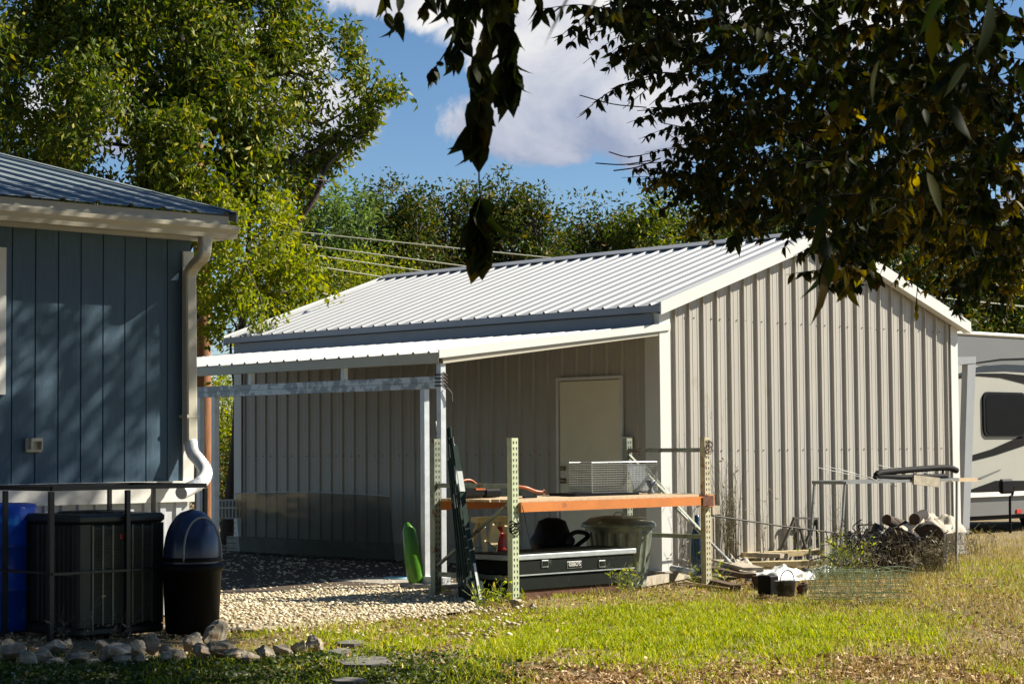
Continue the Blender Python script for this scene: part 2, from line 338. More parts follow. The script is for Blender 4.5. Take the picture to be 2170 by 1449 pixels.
# gravel yard between house and shed
gp = [(-7.3, -1.9), (-6.4, -2.4), (-5.4, -2.2), (-4.4, -2.0), (-3.9, -1.2), (-3.3, -.6), (-2.9, -.35), (-.1, .15), (-.1, 7.7), (-6.1, 7.7), (-6.2, -.6), (-7.2, -1.4)]
def inpoly(p, q, poly):
    c = np.zeros(p.shape, bool); n = len(poly)
    for i in range(n):
        x1, y1 = poly[i]; x2, y2 = poly[(i+1) % n]
        cond = ((y1 > q) != (y2 > q)) & (p < (x2-x1)*(q-y1)/(y2-y1+1e-12)+x1); c ^= cond
    return c
gm = mat('gravel_bed', (.48, .40, .27), .95, 0, .3, 40, .9, 90, c2=(.27, .21, .13))
mb = MB(); top = [L(a, b, .004) for a, b in gp]; mb.add(top, [tuple(range(len(gp)))]); o = mb.build('gravel_path', gm, base=(0, 0, 0)); tag(o, kind='structure')
mb = MB(); sp_ = [(-2.95, .5), (-3.6, 1.0), (-4.6, .9), (-5.6, 1.3), (-6.1, 1.6), (-6.05, 7.65), (-.12, 7.65), (-.12, .25), (-1.5, .3)]; mb.add([L(a, b, .008) for a, b in sp_], [tuple(range(len(sp_)))])
o = mb.build('soil', mat('dark_soil_bed', (.085, .056, .034), .95, 0, .3, 20, .8, 60, c2=(.035, .023, .014)), base=(0, 0, 0)); tag(o, kind='structure')

def scatter_ground(n, region, dens):
    """n random ground points inside a survey region (pixel box) kept with probability dens(px,py,x,y)"""
    x0, y0, x1, y1 = region
    # uniform in world over bounding trapezoid
    far = G(1085, y0)[1]; near = G(1085, min(y1, 1500))[1]
    Y = near+(far-near)*NR.random(n)
    k0 = (x0-1085)/F; k1 = (x1-1085)/F; X = Y*(k0+(k1-k0)*NR.random(n))
    keep = NR.random(n)*far < Y; X, Y = X[keep], Y[keep]
    P = np.stack([X, Y, np.zeros_like(X)], 1); px, py = proj(P)
    k = NR.random(len(X)) < dens(px, py, X, Y); P = P[k]; P[:, 2] = gz(P[:, 0], P[:, 1]); return P
def vnoise(x, y, s, seed=0):
    r = np.random.default_rng(seed); v = 0
    for k in range(5):
        a, b, c = r.random(3)*6.28; v = v+np.sin((x*math.cos(a)+y*math.sin(a))*s*(1+.5*k)+b)*np.sin((x*math.sin(c)-y*math.cos(c))*s*(1.3+.4*k)+c)
    return .5+v/5
def blades(P, hmin, hmax, wd, lean=.5):
    n = len(P); h = hmin+(hmax-hmin)*NR.random(n)**1.5; h = h*(.55+.95*vnoise(P[:, 0], P[:, 1], 3.3, 77)); an = NR.random(n)*6.283; ln = (.2+NR.random(n))*lean
    d = np.stack([np.cos(an), np.sin(an), np.zeros(n)], 1); an2 = NR.random(n)*6.283; s = np.stack([np.cos(an2), np.sin(an2), np.zeros(n)], 1)*wd/2
    mid = P+d*(h*ln*.3)[:, None]; mid[:, 2] += h*.6; tip = P+d*(h*ln)[:, None]; tip[:, 2] += h*np.sqrt(np.maximum(.1, 1-.5*ln**2))
    V = np.stack([P-s, P+s, mid+s*.7, mid-s*.7, tip], 1).reshape(-1, 3); b = np.arange(n)*5
    f = np.concatenate([np.stack([b, b+1, b+2], 1), np.stack([b, b+2, b+3], 1), np.stack([b+3, b+2, b+4], 1)]); return V, f
ck = lambda v, a, b: np.clip((v-a)/(b-a), 0, 1)
def no_gravel(px, py, X, Y):
    a = (X-CO[0])*UX[0]+(Y-CO[1])*UX[1]; b = (X-CO[0])*VX[0]+(Y-CO[1])*VX[1]
    return ~inpoly(a, b, gp)
def in_shed(X, Y):
    a = (X-CO[0])*UX[0]+(Y-CO[1])*UX[1]; b = (X-CO[0])*VX[0]+(Y-CO[1])*VX[1]
    return (a > -.1) & (a < 5.6) & (b > -.05)
def d_green(px, py, X, Y):
    v = vnoise(X, Y, 1.6, 3)
    core = np.exp(-(((px-1480)/450)**2+((py-1338)/58)**2)**1.6)*2.2
    mid = .45*np.exp(-(((px-850)/330)**2+((py-1352)/40)**2)**1.5)
    edge = .25*ck(py, 1240, 1300)*(px > 1000)*ck(v, .35, .6)
    left = .22*(px < 1150)*(py > 1340)*ck(v, .3, .6)
    right = .30*ck(px, 1900, 2150)*np.exp(-((py-1225)/35)**2)
    v2 = vnoise(X, Y, 4.5, 41); v3 = vnoise(X, Y, 9., 43); return (core+mid+edge+left+right)*(.2+.75*v+.6*(v2-.5))*ck(v3, .25, .5)*(no_gravel(px, py, X, Y) | (NR.random(len(X)) < .12))*~in_shed(X, Y)
P = scatter_ground(950000, (300, 1190, 2260, 1480), d_green); V, f = blades(P, .022, .075, .0075, 1.1); tag(link('grass', V, f, M['grass'], base=(0, 0, 0)), 'bright green lawn grass growing in the yard before the shed', 'grass', kind='stuff')
def d_dry(px, py, X, Y):
    v = vnoise(X, Y, 2.0, 5)
    right = ck(px, 1500, 1800)*ck(py, 1120, 1160)*(1-.85*np.exp(-(((px-1480)/430)**2+((py-1345)/45)**2)))
    strip = .7*(px > 1030)*np.exp(-((py-1275)/28)**2)
    leftg = .40*(px < 1030)*(px > 440)*np.exp(-((py-1318)/22)**2)
    return (right*.75+strip+leftg)*(.4+.8*v)*~in_shed(X, Y)
P = scatter_ground(380000, (400, 1128, 2300, 1480), d_dry); V, f = blades(P, .02, .10, .0055, 1.1); tag(link('dry_grass', V, f, M['grass_dry'], base=(0, 0, 0)), 'tan dry grass spreading to the right of the pile and under the camper', 'grass', kind='stuff')
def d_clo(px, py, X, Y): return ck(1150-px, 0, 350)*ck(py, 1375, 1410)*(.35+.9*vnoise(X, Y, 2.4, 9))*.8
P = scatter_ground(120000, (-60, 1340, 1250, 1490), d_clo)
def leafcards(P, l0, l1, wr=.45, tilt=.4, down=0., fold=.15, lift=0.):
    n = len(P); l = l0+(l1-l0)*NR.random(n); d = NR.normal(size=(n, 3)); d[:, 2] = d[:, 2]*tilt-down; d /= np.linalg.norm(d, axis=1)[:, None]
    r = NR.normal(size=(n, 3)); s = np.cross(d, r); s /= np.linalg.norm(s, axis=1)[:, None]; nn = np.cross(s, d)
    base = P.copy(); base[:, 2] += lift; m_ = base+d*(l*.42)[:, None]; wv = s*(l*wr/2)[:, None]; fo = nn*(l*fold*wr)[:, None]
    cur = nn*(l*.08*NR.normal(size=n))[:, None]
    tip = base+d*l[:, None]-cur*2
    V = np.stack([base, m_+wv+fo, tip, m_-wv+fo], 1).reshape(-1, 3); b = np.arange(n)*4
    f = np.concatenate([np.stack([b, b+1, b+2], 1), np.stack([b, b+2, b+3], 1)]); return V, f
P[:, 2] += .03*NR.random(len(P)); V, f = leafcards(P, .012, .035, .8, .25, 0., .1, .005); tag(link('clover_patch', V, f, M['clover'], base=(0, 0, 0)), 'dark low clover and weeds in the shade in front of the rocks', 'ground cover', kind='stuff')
def d_lit(px, py, X, Y):
    v = vnoise(X, Y, 2.2, 21)
    return (ck(py, 1380, 1420)*ck(px, 950, 1300)*.95+.12*(1-np.exp(-(((px-1480)/450)**2+((py-1338)/58)**2)**1.6))+.4*np.exp(-((px-960)/120)**2-((py-1300)/45)**2))*(.3+.9*v)*no_gravel(px, py, X, Y)*~in_shed(X, Y)
P = scatter_ground(260000, (-60, 1230, 2260, 1490), d_lit); V, f = leafcards(P, .015, .052, .5, .3, 0., .35, .018); tag(link('fallen_leaves', V, f, M['litter'], base=(0, 0, 0)), 'brown fallen leaves littering the ground across the front', 'leaf litter', kind='stuff')
# gravel stones
t = (1+5**.5)/2
ico = np.array([(-1, t, 0), (1, t, 0), (-1, -t, 0), (1, -t, 0), (0, -1, t), (0, 1, t), (0, -1, -t), (0, 1, -t), (t, 0, -1), (t, 0, 1), (-t, 0, -1), (-t, 0, 1)])/1.9
icf = np.array([(0, 11, 5), (0, 5, 1), (0, 1, 7), (0, 7, 10), (0, 10, 11), (1, 5, 9), (5, 11, 4), (11, 10, 2), (10, 7, 6), (7, 1, 8), (3, 9, 4), (3, 4, 2), (3, 2, 6), (3, 6, 8), (3, 8, 9), (4, 9, 5), (2, 4, 11), (6, 2, 10), (8, 6, 7), (9, 8, 1)])
def stones(P, s0, s1):
    n = len(P); s = s0+(s1-s0)*NR.random(n)**2; k = ico[None]*(.7+.6*NR.random((n, 12, 1)))*(s[:, None, None]/2)
    an = NR.random(n)*6.28; c, q = np.cos(an)[:, None], np.sin(an)[:, None]; x = k[..., 0]*1.25; y = k[..., 1]*.9
    k = np.stack([x*c-y*q, x*q+y*c, k[..., 2]*.62], 2)+P[:, None]; return k.reshape(-1, 3), (icf[None]+(np.arange(n)*12)[:, None, None]).reshape(-1, 3)
def d_gr(px, py, X, Y):
    v = vnoise(X, Y, 3., 31); g = ~no_gravel(px, py, X, Y)
    a_ = (X-CO[0])*UX[0]+(Y-CO[1])*UX[1]; b_ = (X-CO[0])*VX[0]+(Y-CO[1])*VX[1]; soil = inpoly(a_, b_, [(-2.95, .5), (-3.6, 1.0), (-4.6, .9), (-5.6, 1.3), (-6.1, 1.6), (-6.05, 7.65), (-.12, 7.65), (-.12, .25), (-1.5, .3)])
    if True:
        r_ = np.where(g, 1-.75*ck(py, 1270, 1335)*(.5+v), .25*ck(py, 1370, 1320)*(px < 1150)*(px > 440)*v); return np.where(soil, .12*v, r_)
    return np.where(g, 1-.75*ck(py, 1270, 1335)*(.5+v), .25*ck(py, 1370, 1320)*(px < 1150)*(px > 440)*v)
P = scatter_ground(60000, (380, 1150, 1100, 1400), d_gr); P[:, 2] = .006+.006*NR.random(len(P)); V, f = stones(P, .014, .048); tag(link('gravel', V, f, M['gravel_st'], base=(0, 0, 0)), 'pale limestone gravel between the house and the shed', 'gravel', kind='stuff')

# ------------------------------------------------------------------ ribbed steel sheet
def rib_profile(s0, s1, first, pitch, rh, top=.016, basew=.046, minor=2, mh=.003):
    """list of (s, height) across the sheet"""
    out = [(s0, 0.)]; k = math.ceil((s0-first-.03)/pitch)
    pts = []
    while first+k*pitch < s1+.03:
        c = first+k*pitch
        pts += [(c-basew/2, 0), (c-top/2, rh), (c+top/2, rh), (c+basew/2, 0)]
        for j in range(minor):
            q = c+pitch*(j+1)/(minor+1); pts += [(q-.011, 0), (q-.005, mh), (q+.005, mh), (q+.011, 0)]
        k += 1
    out += [p for p in pts if s0 < p[0] < s1]+[(s1, 0.)]; return out
def sheet(mb, prof, fbot, ftop, m=0):
    """fbot(s,r), ftop(s,r) give 3D points for profile station"""
    vs = []; 
    for s, r in prof: vs += [fbot(s, r), ftop(s, r)]
    mb.add(vs, [(2*i, 2*i+2, 2*i+3, 2*i+1) for i in range(len(prof)-1)], m)

# ------------------------------------------------------------------ the shed
AW, BL, RM = 5.46, 7.6, 2.75; SL = .338
shed = thing('metal_shed', L(0, 0), 'tan metal shed with white corrugated roof, sunlit ribbed gable end and shaded side door', 'shed')
wt = lambda a: 2.80+(.86 if False else (3.66-2.80))*(1-abs(a-RM)/RM)
def gl_top(a): return 2.805+(RM-abs(a-RM))*SL
mb = MB(); prof = rib_profile(.06, AW-.06, 1.008*.2286, .2286, .028, .014, .038)
i0 = [p for p in prof]; prof2 = sorted(prof+[(RM+.1001, 0.)], key=lambda q: q[0]) if False else prof
sheet(mb, prof, lambda s, r: L(s, -r, .03), lambda s, r: L(s, -r, gl_top(s)-.02))
for hh, st in ((2.72, .143), (1.29+.0, .143)):
    k = .27
    while k < AW-.1:
        if hh < gl_top(k)-.12: mb.box(L(k, -.006, hh), (.011, .012, .011), m=1)
        k += st
o = mb.build('gable_wall', [M['tan_metal'], M['screw']], shed)
mb = MB(); prof = rib_profile(.06, BL-.06, (31-31+1.396)*.2286-.2286, .2286, .021)
sheet(mb, prof, lambda s, r: L(-r, s, .03), lambda s, r: L(-r, s, 2.80))
k = .3
while k < BL: mb.box(L(-.006, k, 1.25), (.012, .011, .011), m=1); k += .1524
mb.build('side_wall', [M['tan_metal'], M['screw']], shed)
mb = MB(); mb.add([L(AW, 0, 0), L(AW, BL, 0), L(AW, BL, 2.8), L(AW, 0, 2.8)], [(0, 1, 2, 3)])
mb.add([L(0, BL, 0), L(AW, BL, 0), L(AW, BL, 2.8), L(RM, BL, 3.70), L(0, BL, 2.8)], [(0, 1, 2, 3, 4)]); mb.build('back_wall', M['tan_metal'], shed)
# corner trims (L shaped, proud of the ribs)
def corner(a, b, sa, sb, h1, wa=.135, wb=.135, name='corner_trim'):
    mb = MB(); e = .026
    p = [(a-sa*e, b-sb*e), (a+sa*wa, b-sb*e), (a+sa*wa, b-sb*(e-.012)), (a-sa*(e-.012), b-sb*(e-.012)), (a-sa*(e-.012), b+sb*wb), (a-sa*e, b+sb*wb)]
    mb.prism([L(x, y, .0) for x, y in p], ZX*h1); return mb.build(name, M['white_metal'], shed)
corner(0, 0, 1, 1, 2.80, .14, .19); corner(AW, 0, -1, 1, 2.80, .12, .12); corner(0, BL, 1, -1, 2.80)
# roof: two ribbed slopes
OV = .12; OG = .12
def roof_h(a): return 2.865+(RM-abs(a-RM))*SL
roof = MB()
prof = rib_profile(-OG+.01, BL+OG, .02, .2286, .021, minor=0)
sn = np.array([-SL, 1])/math.hypot(1, SL)
for sgn in (-1, 1):
    n = UX*sgn*sn[0]*-1*-1; 
    nv = (UX*(SL*sgn)+ZX)/math.hypot(1, SL)
    aE = RM+sgn*(RM+OV); aR = RM+sgn*.03
    sheet(roof, prof, lambda s, r: L(aE, s, roof_h(aE))+nv*r, lambda s, r: L(aR, s, roof_h(aR))+nv*r)
rf = roof.build('roof', M['roof_metal'], shed)
mb = MB()
for sgn in (-1, 1):
    aR = RM; aE = RM+sgn*.17; nv = (UX*(SL*sgn)+ZX)/math.hypot(1, SL)
    mb.add([L(aR, -OG, roof_h(aR))+ZX*.035, L(aE, -OG, roof_h(aE))+nv*.03, L(aE, BL+OG, roof_h(aE))+nv*.03, L(aR, BL+OG, roof_h(aR))+ZX*.035], [(0, 1, 2, 3)])
    mb.add([L(aE, -OG, roof_h(aE))+nv*.03, L(aE, BL+OG, roof_h(aE))+nv*.03, L(aE, BL+OG, roof_h(aE))+nv*.016, L(aE, -OG, roof_h(aE))+nv*.016], [(0, 1, 2, 3)])
mb.build('ridge_cap', M['grey_paint'], rf)
# rake trims: face board plus underside
for sgn in (-1, 1):
    aE = RM+sgn*(RM+OV); mb = MB(); nv = (UX*(SL*sgn)+ZX)/math.hypot(1, SL)
    for (b_in, b_out) in ((BL+OG+.02, BL+OG), (-OG+.0, -OG-.02)):
        if b_in < 0: mb.build('rake_trim', M['white_metal'], shed); mb = MB()
        mb.prism([L(aE, b_in, roof_h(aE)-.105), L(RM, b_in, roof_h(RM)-.115), L(RM, b_in, roof_h(RM)+.035), L(aE, b_in, roof_h(aE)+.028)], -VX*.02)
    # top flange and soffit return
    mb.prism([L(aE, -OG, roof_h(aE)-.105), L(RM, -OG, roof_h(RM)-.115), L(RM, -OG, roof_h(RM)-.105), L(aE, -OG, roof_h(aE)-.095)], VX*(OG-.03))
    mb.prism([L(aE, -OG-.02, roof_h(aE)+.028), L(RM, -OG-.02, roof_h(RM)+.035), L(RM, -OG-.02, roof_h(RM)+.037), L(aE, -OG-.02, roof_h(aE)+.031)], VX*.1)
    mb.build('rake_trim', M['white_metal'], shed)
# eave fascias with the shadow gap and lower trim
mb = MB(); mb.lbox(-OV, -OV+.015, -OG, BL+OG, 2.752, 2.822)
mb.lbox(-OV+.014, -.03, -OG, BL+OG, 2.752, 2.757); mb.build('eave_fascia', M['grey_paint'], shed)
mb = MB(); mb.lbox(AW+OV-.015, AW+OV, -OG, BL+OG, 2.745, 2.83); mb.build('eave_fascia', M['white_metal'], shed)
mb = MB(); mb.lbox(-.045, -.027, .06, BL, 2.62, 2.742)
for k in range(12): mb.lbox(-.049, -.045, .5+k*.6, .512+k*.6, 2.70, 2.712)
mb.build('wall_trim', M['grey_paint'], shed)
mb = MB(); mb.lbox(-.10, 5.5, -.10, -.001, -.03, .028); mb.lbox(-.10, -.001, -.001, BL, -.03, .028); mb.build('foundation', M['concrete'], shed)
mb = MB(); mb.lbox(-.17, -.101, 1.7, BL, -.03, .20, bev=.01); mb.build('plinth', M['concrete'], shed)
# door
b0, _ = PA(1324, 850, 0); b1, _ = PA(1184.5, 850, 0)
fr = MB(); DT = 2.105
fr.lbox(-.05, -.022, b0, b0+.03, .03, DT); fr.lbox(-.05, -.022, b1-.03, b1, .03, DT); fr.lbox(-.05, -.022, b0+.03, b1-.03, DT-.035, DT)
door = MB(); door.lbox(-.036, -.022, b0+.034, b1-.045, .05, DT-.045, bev=.003); dr = door.build('door', M['door'], shed)
fr.build('door_frame', M['white_metal'], dr)
th_ = MB(); th_.lbox(-.075, -.022, b0+.031, b1-.031, .029, .048); th_.build('threshold', M['galv'], dr)
for hh, r in ((1.105, .026), (.968, .032)):
    kb = MB(); kb.lathe(L(-.036, b1-.115, hh), [(.0, .0), (r, 0), (r*.95, .008), (.010, .012), (.010, .028), (r*.9, .036), (r, .05), (r*.6, .062), (0, .064)], 16, (VX, ZX, -UX)); kb.build('knob', M['brass'], dr)
for hh in (.25, 1.05, 1.85):
    hb = MB(); hb.tube([L(-.04, b0+.034, hh-.05), L(-.04, b0+.034, hh+.05)], .007, 8); hb.build('hinge', M['galv'], dr)
# electric box and conduit right of the door
mb = MB(); bb, hh = PA(1329, 940, -.06); mb.lbox(-.11, -.022, bb-.055, bb+.055, hh-.055, hh+.075, bev=.006); eb = mb.build('outlet_box', M['door'], shed)
mb = MB(); mb.tube([L(-.045, bb, .03), L(-.045, bb, hh-.055)], .014, 8); mb.build('conduit', M['wire_dark'], eb)

# ------------------------------------------------------------------ lean-to
AE = -3.13; LS = (2.62-2.245)/3.2
lt = thing('lean_to', L(-1.6, 3), 'open lean-to with low white corrugated roof and galvanised posts on the shed side', 'lean-to')
lh = lambda a: 2.245+(a-AE)*LS
mb = MB(); nv = (-UX*LS+ZX)/math.hypot(1, LS); prof = rib_profile(-.02, BL, .12, .2286, .019, minor=0)
sheet(mb, prof, lambda s, r: L(AE-.01, s, lh(AE))+nv*r, lambda s, r: L(-.03, s, lh(-.03))+nv*r)
mb.build('roof', M['roof_metal'], lt)
mb = MB(); mb.lbox(AE, AE+.014, .0, BL, 2.145, 2.238); mb.lbox(AE+.014, AE+.07, .0, BL, 2.145, 2.150); mb.build('fascia', M['gutter'], lt)
mb = MB(); mb.prism([L(AE-.02, -.045, lh(AE)-.055), L(.13, -.045, lh(.13)-.055), L(.13, -.045, lh(.13)+.018), L(AE-.02, -.045, lh(AE)+.018)], VX*.016)
mb.prism([L(AE-.02, -.045, lh(AE)+.0185), L(.0, -.045, lh(0)+.0185), L(.0, -.045, lh(0)+.022), L(AE-.02, -.045, lh(AE)+.022)], VX*.05); mb.build('rake_trim', M['white_metal'], lt)
mb = MB(); mb.prism([L(AE+.05, -.02, lh(AE)-.105), L(-.03, -.02, lh(-.03)-.10), L(-.03, -.02, lh(-.03)-.005), L(AE+.05, -.02, lh(AE)-.01)], VX*.06)
mb.build('rafter', M['gutter'], lt)
for bb in (2., 4., 6., 7.5):
    mb = MB(); mb.bar(L(AE+.05, bb, lh(AE)-.05), L(-.03, bb, lh(-.03)-.05), .06, .06); mb.build('rafter', M['galv_post'], lt)
# double tube beam
mb = MB(); A0 = -3.09
for k, (h0, h1) in enumerate(((1.965, 2.022), (1.905, 1.962))):
    mb.prism([L(A0, .07, h0), L(A0, 6.9, h0+.008), L(A0, 6.9, h1+.008), L(A0, .07, h1)], UX*.06)
bm_ = mb.build('beam', M['galv'], lt)
for px in (536, 733):
    bb, _ = PA(px, 800, -3.06); mb = MB(); mb.lbox(-3.085, -3.035, bb, bb+.05, 2.024, 2.145); mb.build('stub_post', M['galv_post'], bm_)
def lpost(a, b, h0, h1, w=.062): mb = MB(); mb.lbox(a-w/2, a+w/2, b-w/2, b+w/2, h0, h1); return mb.build('post', M['galv_post'], lt)
lpost(-3.06, .035, .05, 2.14); lpost(-3.06, .275, .05, 1.904)
lpost(-3.06, 3.74, .0, 1.91); lpost(-3.06, 4.02, .0, 1.91); lpost(-3.06, 6.9, 0, 1.91)
mb = MB(); mb.lbox(-3.11, -3.01, -.03, .33, .05, .115); mb.build('base_plate', M['galv_post'], lt)
mb = MB(); mb.lbox(-3.24, -2.9, -.16, .46, -.05, .05, bev=.012); mb.build('footing', M['concrete'], lt)
# ratchet strap wound on the post
mb = MB(); hs = 1.985
for k in range(4): 
    h = 1.93+k*.035; mb.tube([L(-3.1, -.002, h), L(-3.06, -.005, h+.022), L(-3.02, -.003, h-.01), L(-3.02, .04, h), L(-3.02, .075, h+.01), L(-3.1, .075, h), L(-3.1, -.002, h)], .0085, 6)
mb.tube([L(-3.05, -.012, 1.90), L(-3.03, -.03, 1.90), L(-2.99, -.035, 1.86), L(-2.98, -.03, 1.78)], .009, 6)
tag(mb.build('tie_strap', M['wire_dark']), 'dark tie strap wound round the top of the lean-to corner post', 'strap')

# ------------------------------------------------------------------ blue house
HB = -.45
aC, _ = PB(404, 700, HB); aG, _ = PB(354.4, 700, HB)
house = thing('blue_house', L(aC-2, HB+2), 'dark blue board-sided house with grey metal roof, cream gutter and white corrugated skirting', 'house')
HT = PB(512, 479.5, HB-.4)[1]-.106; _, SB = PB(360, 1019, HB)
mb = MB(); pr_ = []
s = aG-.2032*22
pr_ = [(s-.1, 0)]
while s < aC-.09:
    pr_ += [(s-.006, 0), (s-.004, -.009), (s+.004, -.009), (s+.006, 0)]; s += .2032
pr_ += [(aC, 0)]
sheet(mb, pr_, lambda s, r: L(s, HB-r, SB), lambda s, r: L(s, HB-r, HT)); mb.build('siding', M['blue_siding'], house)
mb = MB(); mb.add([L(aC, HB+.001, SB), L(aC, HB+7.6, SB), L(aC, HB+7.6, HT), L(aC, HB+3.8, HT+.98), L(aC, HB+.001, HT)], [(0, 1, 2, 3, 4)])
mb.add([L(aG-5, HB+7.6, 0), L(aC, HB+7.6, 0), L(aC, HB+7.6, HT), L(aG-5, HB+7.6, HT)], [(0, 1, 2, 3)]); mb.build('end_wall', M['blue_siding'], house)
mb = MB(); mb.lbox(aC-.085, aC+.018, HB-.02, HB-.001, SB-.02, HT-.09); mb.lbox(aC+.001, aC+.018, HB-.001, HB+.09, SB-.02, HT-.09); mb.build('corner_board', M['white_trim'], house)
mb = MB(); mb.lbox(aG-5, aC+.02, HB-.03, HB-.001, SB-.17, SB); mb.build('skirt_board', M['white_trim'], house)
mb = MB(); prof = rib_profile(aG-5, aC, .03, .1524, .018, .05, .08, 0)
sheet(mb, prof, lambda s, r: L(s, HB+.02-r, .0), lambda s, r: L(s, HB+.02-r, SB-.171)); mb.build('skirting', M['skirt'], house)
# eaves: soffit, fascia, gutter
gA, gT = PB(512, 479.5, HB-.4); GR = gA-.02
FB = HB-.27
mb = MB(); mb.lbox(aG-5, GR-.03, FB, HB-.001, gT-.105, gT-.095); mb.build('soffit', M['white_trim'], house)
mb = MB(); mb.lbox(aG-5, GR-.03, FB-.02, FB-.001, gT-.11, gT+.085); mb.build('fascia', M['gutter'], house)
def gut(a, s=0): # K profile
    b = FB-.022
    return [L(a, b, gT-.005), L(a, b, gT-.105), L(a, b-.075, gT-.105), L(a, b-.088, gT-.06), L(a, b-.108, gT-.035), L(a, b-.113, gT), L(a, b-.100, gT-.001), L(a, b-.100, gT-.012), L(a, b-.09, gT-.04), L(a, b-.066, gT-.095), L(a, b-.01, gT-.095), L(a, b-.01, gT-.005)]
mb = MB(); p0 = gut(aG-5); p1 = gut(GR); n = len(p0); mb.add(p0+p1, [(i, (i+1) % n, n+(i+1) % n, n+i) for i in range(n)]); mb.add(p1[:6], [tuple(range(6))]); gtr = mb.build('gutter', M['gutter'], house)
rA, rH = PB(500, 440, HB-.33); hs = .238
HR = HB+3.8
mb = MB(); prof = rib_profile(aG-5, rA, rA-.10, .3048, .022, minor=2, top=.02, basew=.06)
hr = lambda b: gT+.095+(b-(HB-.33))*hs
nv = (-VX*hs+ZX)/math.hypot(1, hs)
sheet(mb, prof, lambda s, r: L(s, HB-.33, hr(HB-.33))+nv*r, lambda s, r: L(s, HR, hr(HR))+nv*r)
nv2 = (VX*hs+ZX)/math.hypot(1, hs)
sheet(mb, prof, lambda s, r: L(s, HR, hr(HR))+nv2*r, lambda s, r: L(s, HR+4.13, hr(HB-.33))+nv2*r)
hrf = mb.build('roof', M['house_roof'], house)
mb = MB(); mb.prism([L(rA, HB-.335, hr(HB-.335)-.06), L(rA, HR, hr(HR)-.06), L(rA, HR, hr(HR)+.03), L(rA, HB-.335, hr(HB-.335)+.03)], UX*.018)
mb.prism([L(rA-.05, HB-.335, hr(HB-.335)+.026), L(rA-.05, HR, hr(HR)+.026), L(rA-.05, HR, hr(HR)+.032), L(rA-.05, HB-.335, hr(HB-.335)+.032)], UX*.06); mb.build('rake_trim', M['house_roof'], hrf)
# downspout
def rect_sweep(mb, pts, w, d, m=0, lateral=UX):
    vs = []; k = len(pts)
    for i in range(k):
        t = pts[min(i+1, k-1)]-pts[max(i-1, 0)]; t /= np.linalg.norm(t)
        s_ = lateral-(lateral@t)*t; s_ /= np.linalg.norm(s_); q = np.cross(t, s_)
        c = .25
        for (x, y) in ((-1+c, -1), (1-c, -1), (1, -1+c), (1, 1-c), (1-c, 1), (-1+c, 1), (-1, 1-c), (-1, -1+c)): vs.append(pts[i]+s_*x*w/2+q*y*d/2)
    mb.add(vs, [(i*8+j, i*8+(j+1) % 8, i*8+8+(j+1) % 8, i*8+8+j) for i in range(k-1) for j in range(8)], m)
    mb.add(vs[:8], [tuple(range(8))], m); mb.add(vs[-8:], [tuple(range(8))], m)
def smooth_path(pts, n=6):
    P = [np.asarray(p, float) for p in pts]; P = [2*P[0]-P[1]]+P+[2*P[-1]-P[-2]]; out = []
    for i in range(1, len(P)-2):
        for k in range(n):
            t = k/n; out.append(.5*((2*P[i])+(-P[i-1]+P[i+1])*t+(2*P[i-1]-5*P[i]+4*P[i+1]-P[i+2])*t*t+(-P[i-1]+3*P[i]-3*P[i+1]+P[i+2])*t**3))
    return out+[P[-2]]
mb = MB(); pth = smooth_path([WB(433, 498, FB-.06), WB(434, 520, FB-.06), WB(430, 543, FB-.05), WB(413, 562, HB-.14), WB(402, 580, HB-.085), WB(401, 605, HB-.08)], 6)
rect_sweep(mb, pth, .098, .075); ds0 = mb.build('downspout', M['gutter'], house)
mb = MB(); rect_sweep(mb, [WB(401, 603, HB-.08), WB(403.5, 940, HB-.08)], .10, .075); mb.build('downspout_pipe', M['gutter'], ds0)
mb = MB(); mb.lbox(*(lambda a: (a-.054, a+.054))(PB(402.5, 880, HB-.08)[0]), HB-.12, HB-.0, 1.60, 1.625); mb.build('strap', M['gutter'], ds0)
mb = MB(); pth = smooth_path([WB(404, 935, HB-.08), WB(408, 958, HB-.12), WB(424, 978, HB-.2), WB(436, 1000, HB-.32), WB(428, 1020, HB-.45), WB(404, 1034, HB-.58), WB(384, 1044, HB-.66)], 8)
rr = [.052+.004*(i % 2) for i in range(len(pth))]; mb.tube(pth, rr, 14, sq=1); mb.build('downspout_extension', M['white_plastic'], ds0)
# window trim at the left edge and wall vent
a0, h0 = PB(9, 836, HB); _, h1 = PB(9, 525, HB)
mb = MB(); mb.lbox(a0-.09, a0, HB-.022, HB-.001, h0, h1); mb.lbox(a0-1.1, a0-.09, HB-.022, HB-.001, h1-.09, h1); mb.lbox(a0-1.1, a0-.09, HB-.022, HB-.001, h0, h0+.09); mb.lbox(a0-1.2, a0-1.1, HB-.022, HB-.001, h0, h1); wn = mb.build('window_frame', M['white_trim'], house)
mb = MB(); mb.lbox(a0-1.1, a0-.09, HB-.012, HB-.0005, h0+.09, h1-.09); mb.build('window_pane', M['dark_glass'], wn)
va, vh = PB(69, 943, HB); mb = MB(); mb.lbox(va-.07, va+.07, HB-.03, HB-.001, vh-.055, vh+.055, bev=.006)
mb.lbox(va-.05, va+.05, HB-.07, HB-.03, vh+.03, vh+.055); mb.lbox(va-.05, va-.04, HB-.07, HB-.03, vh-.035, vh+.03); mb.lbox(va+.04, va+.05, HB-.07, HB-.03, vh-.035, vh+.03)
mb.build('dryer_vent', M['gutter'], house)

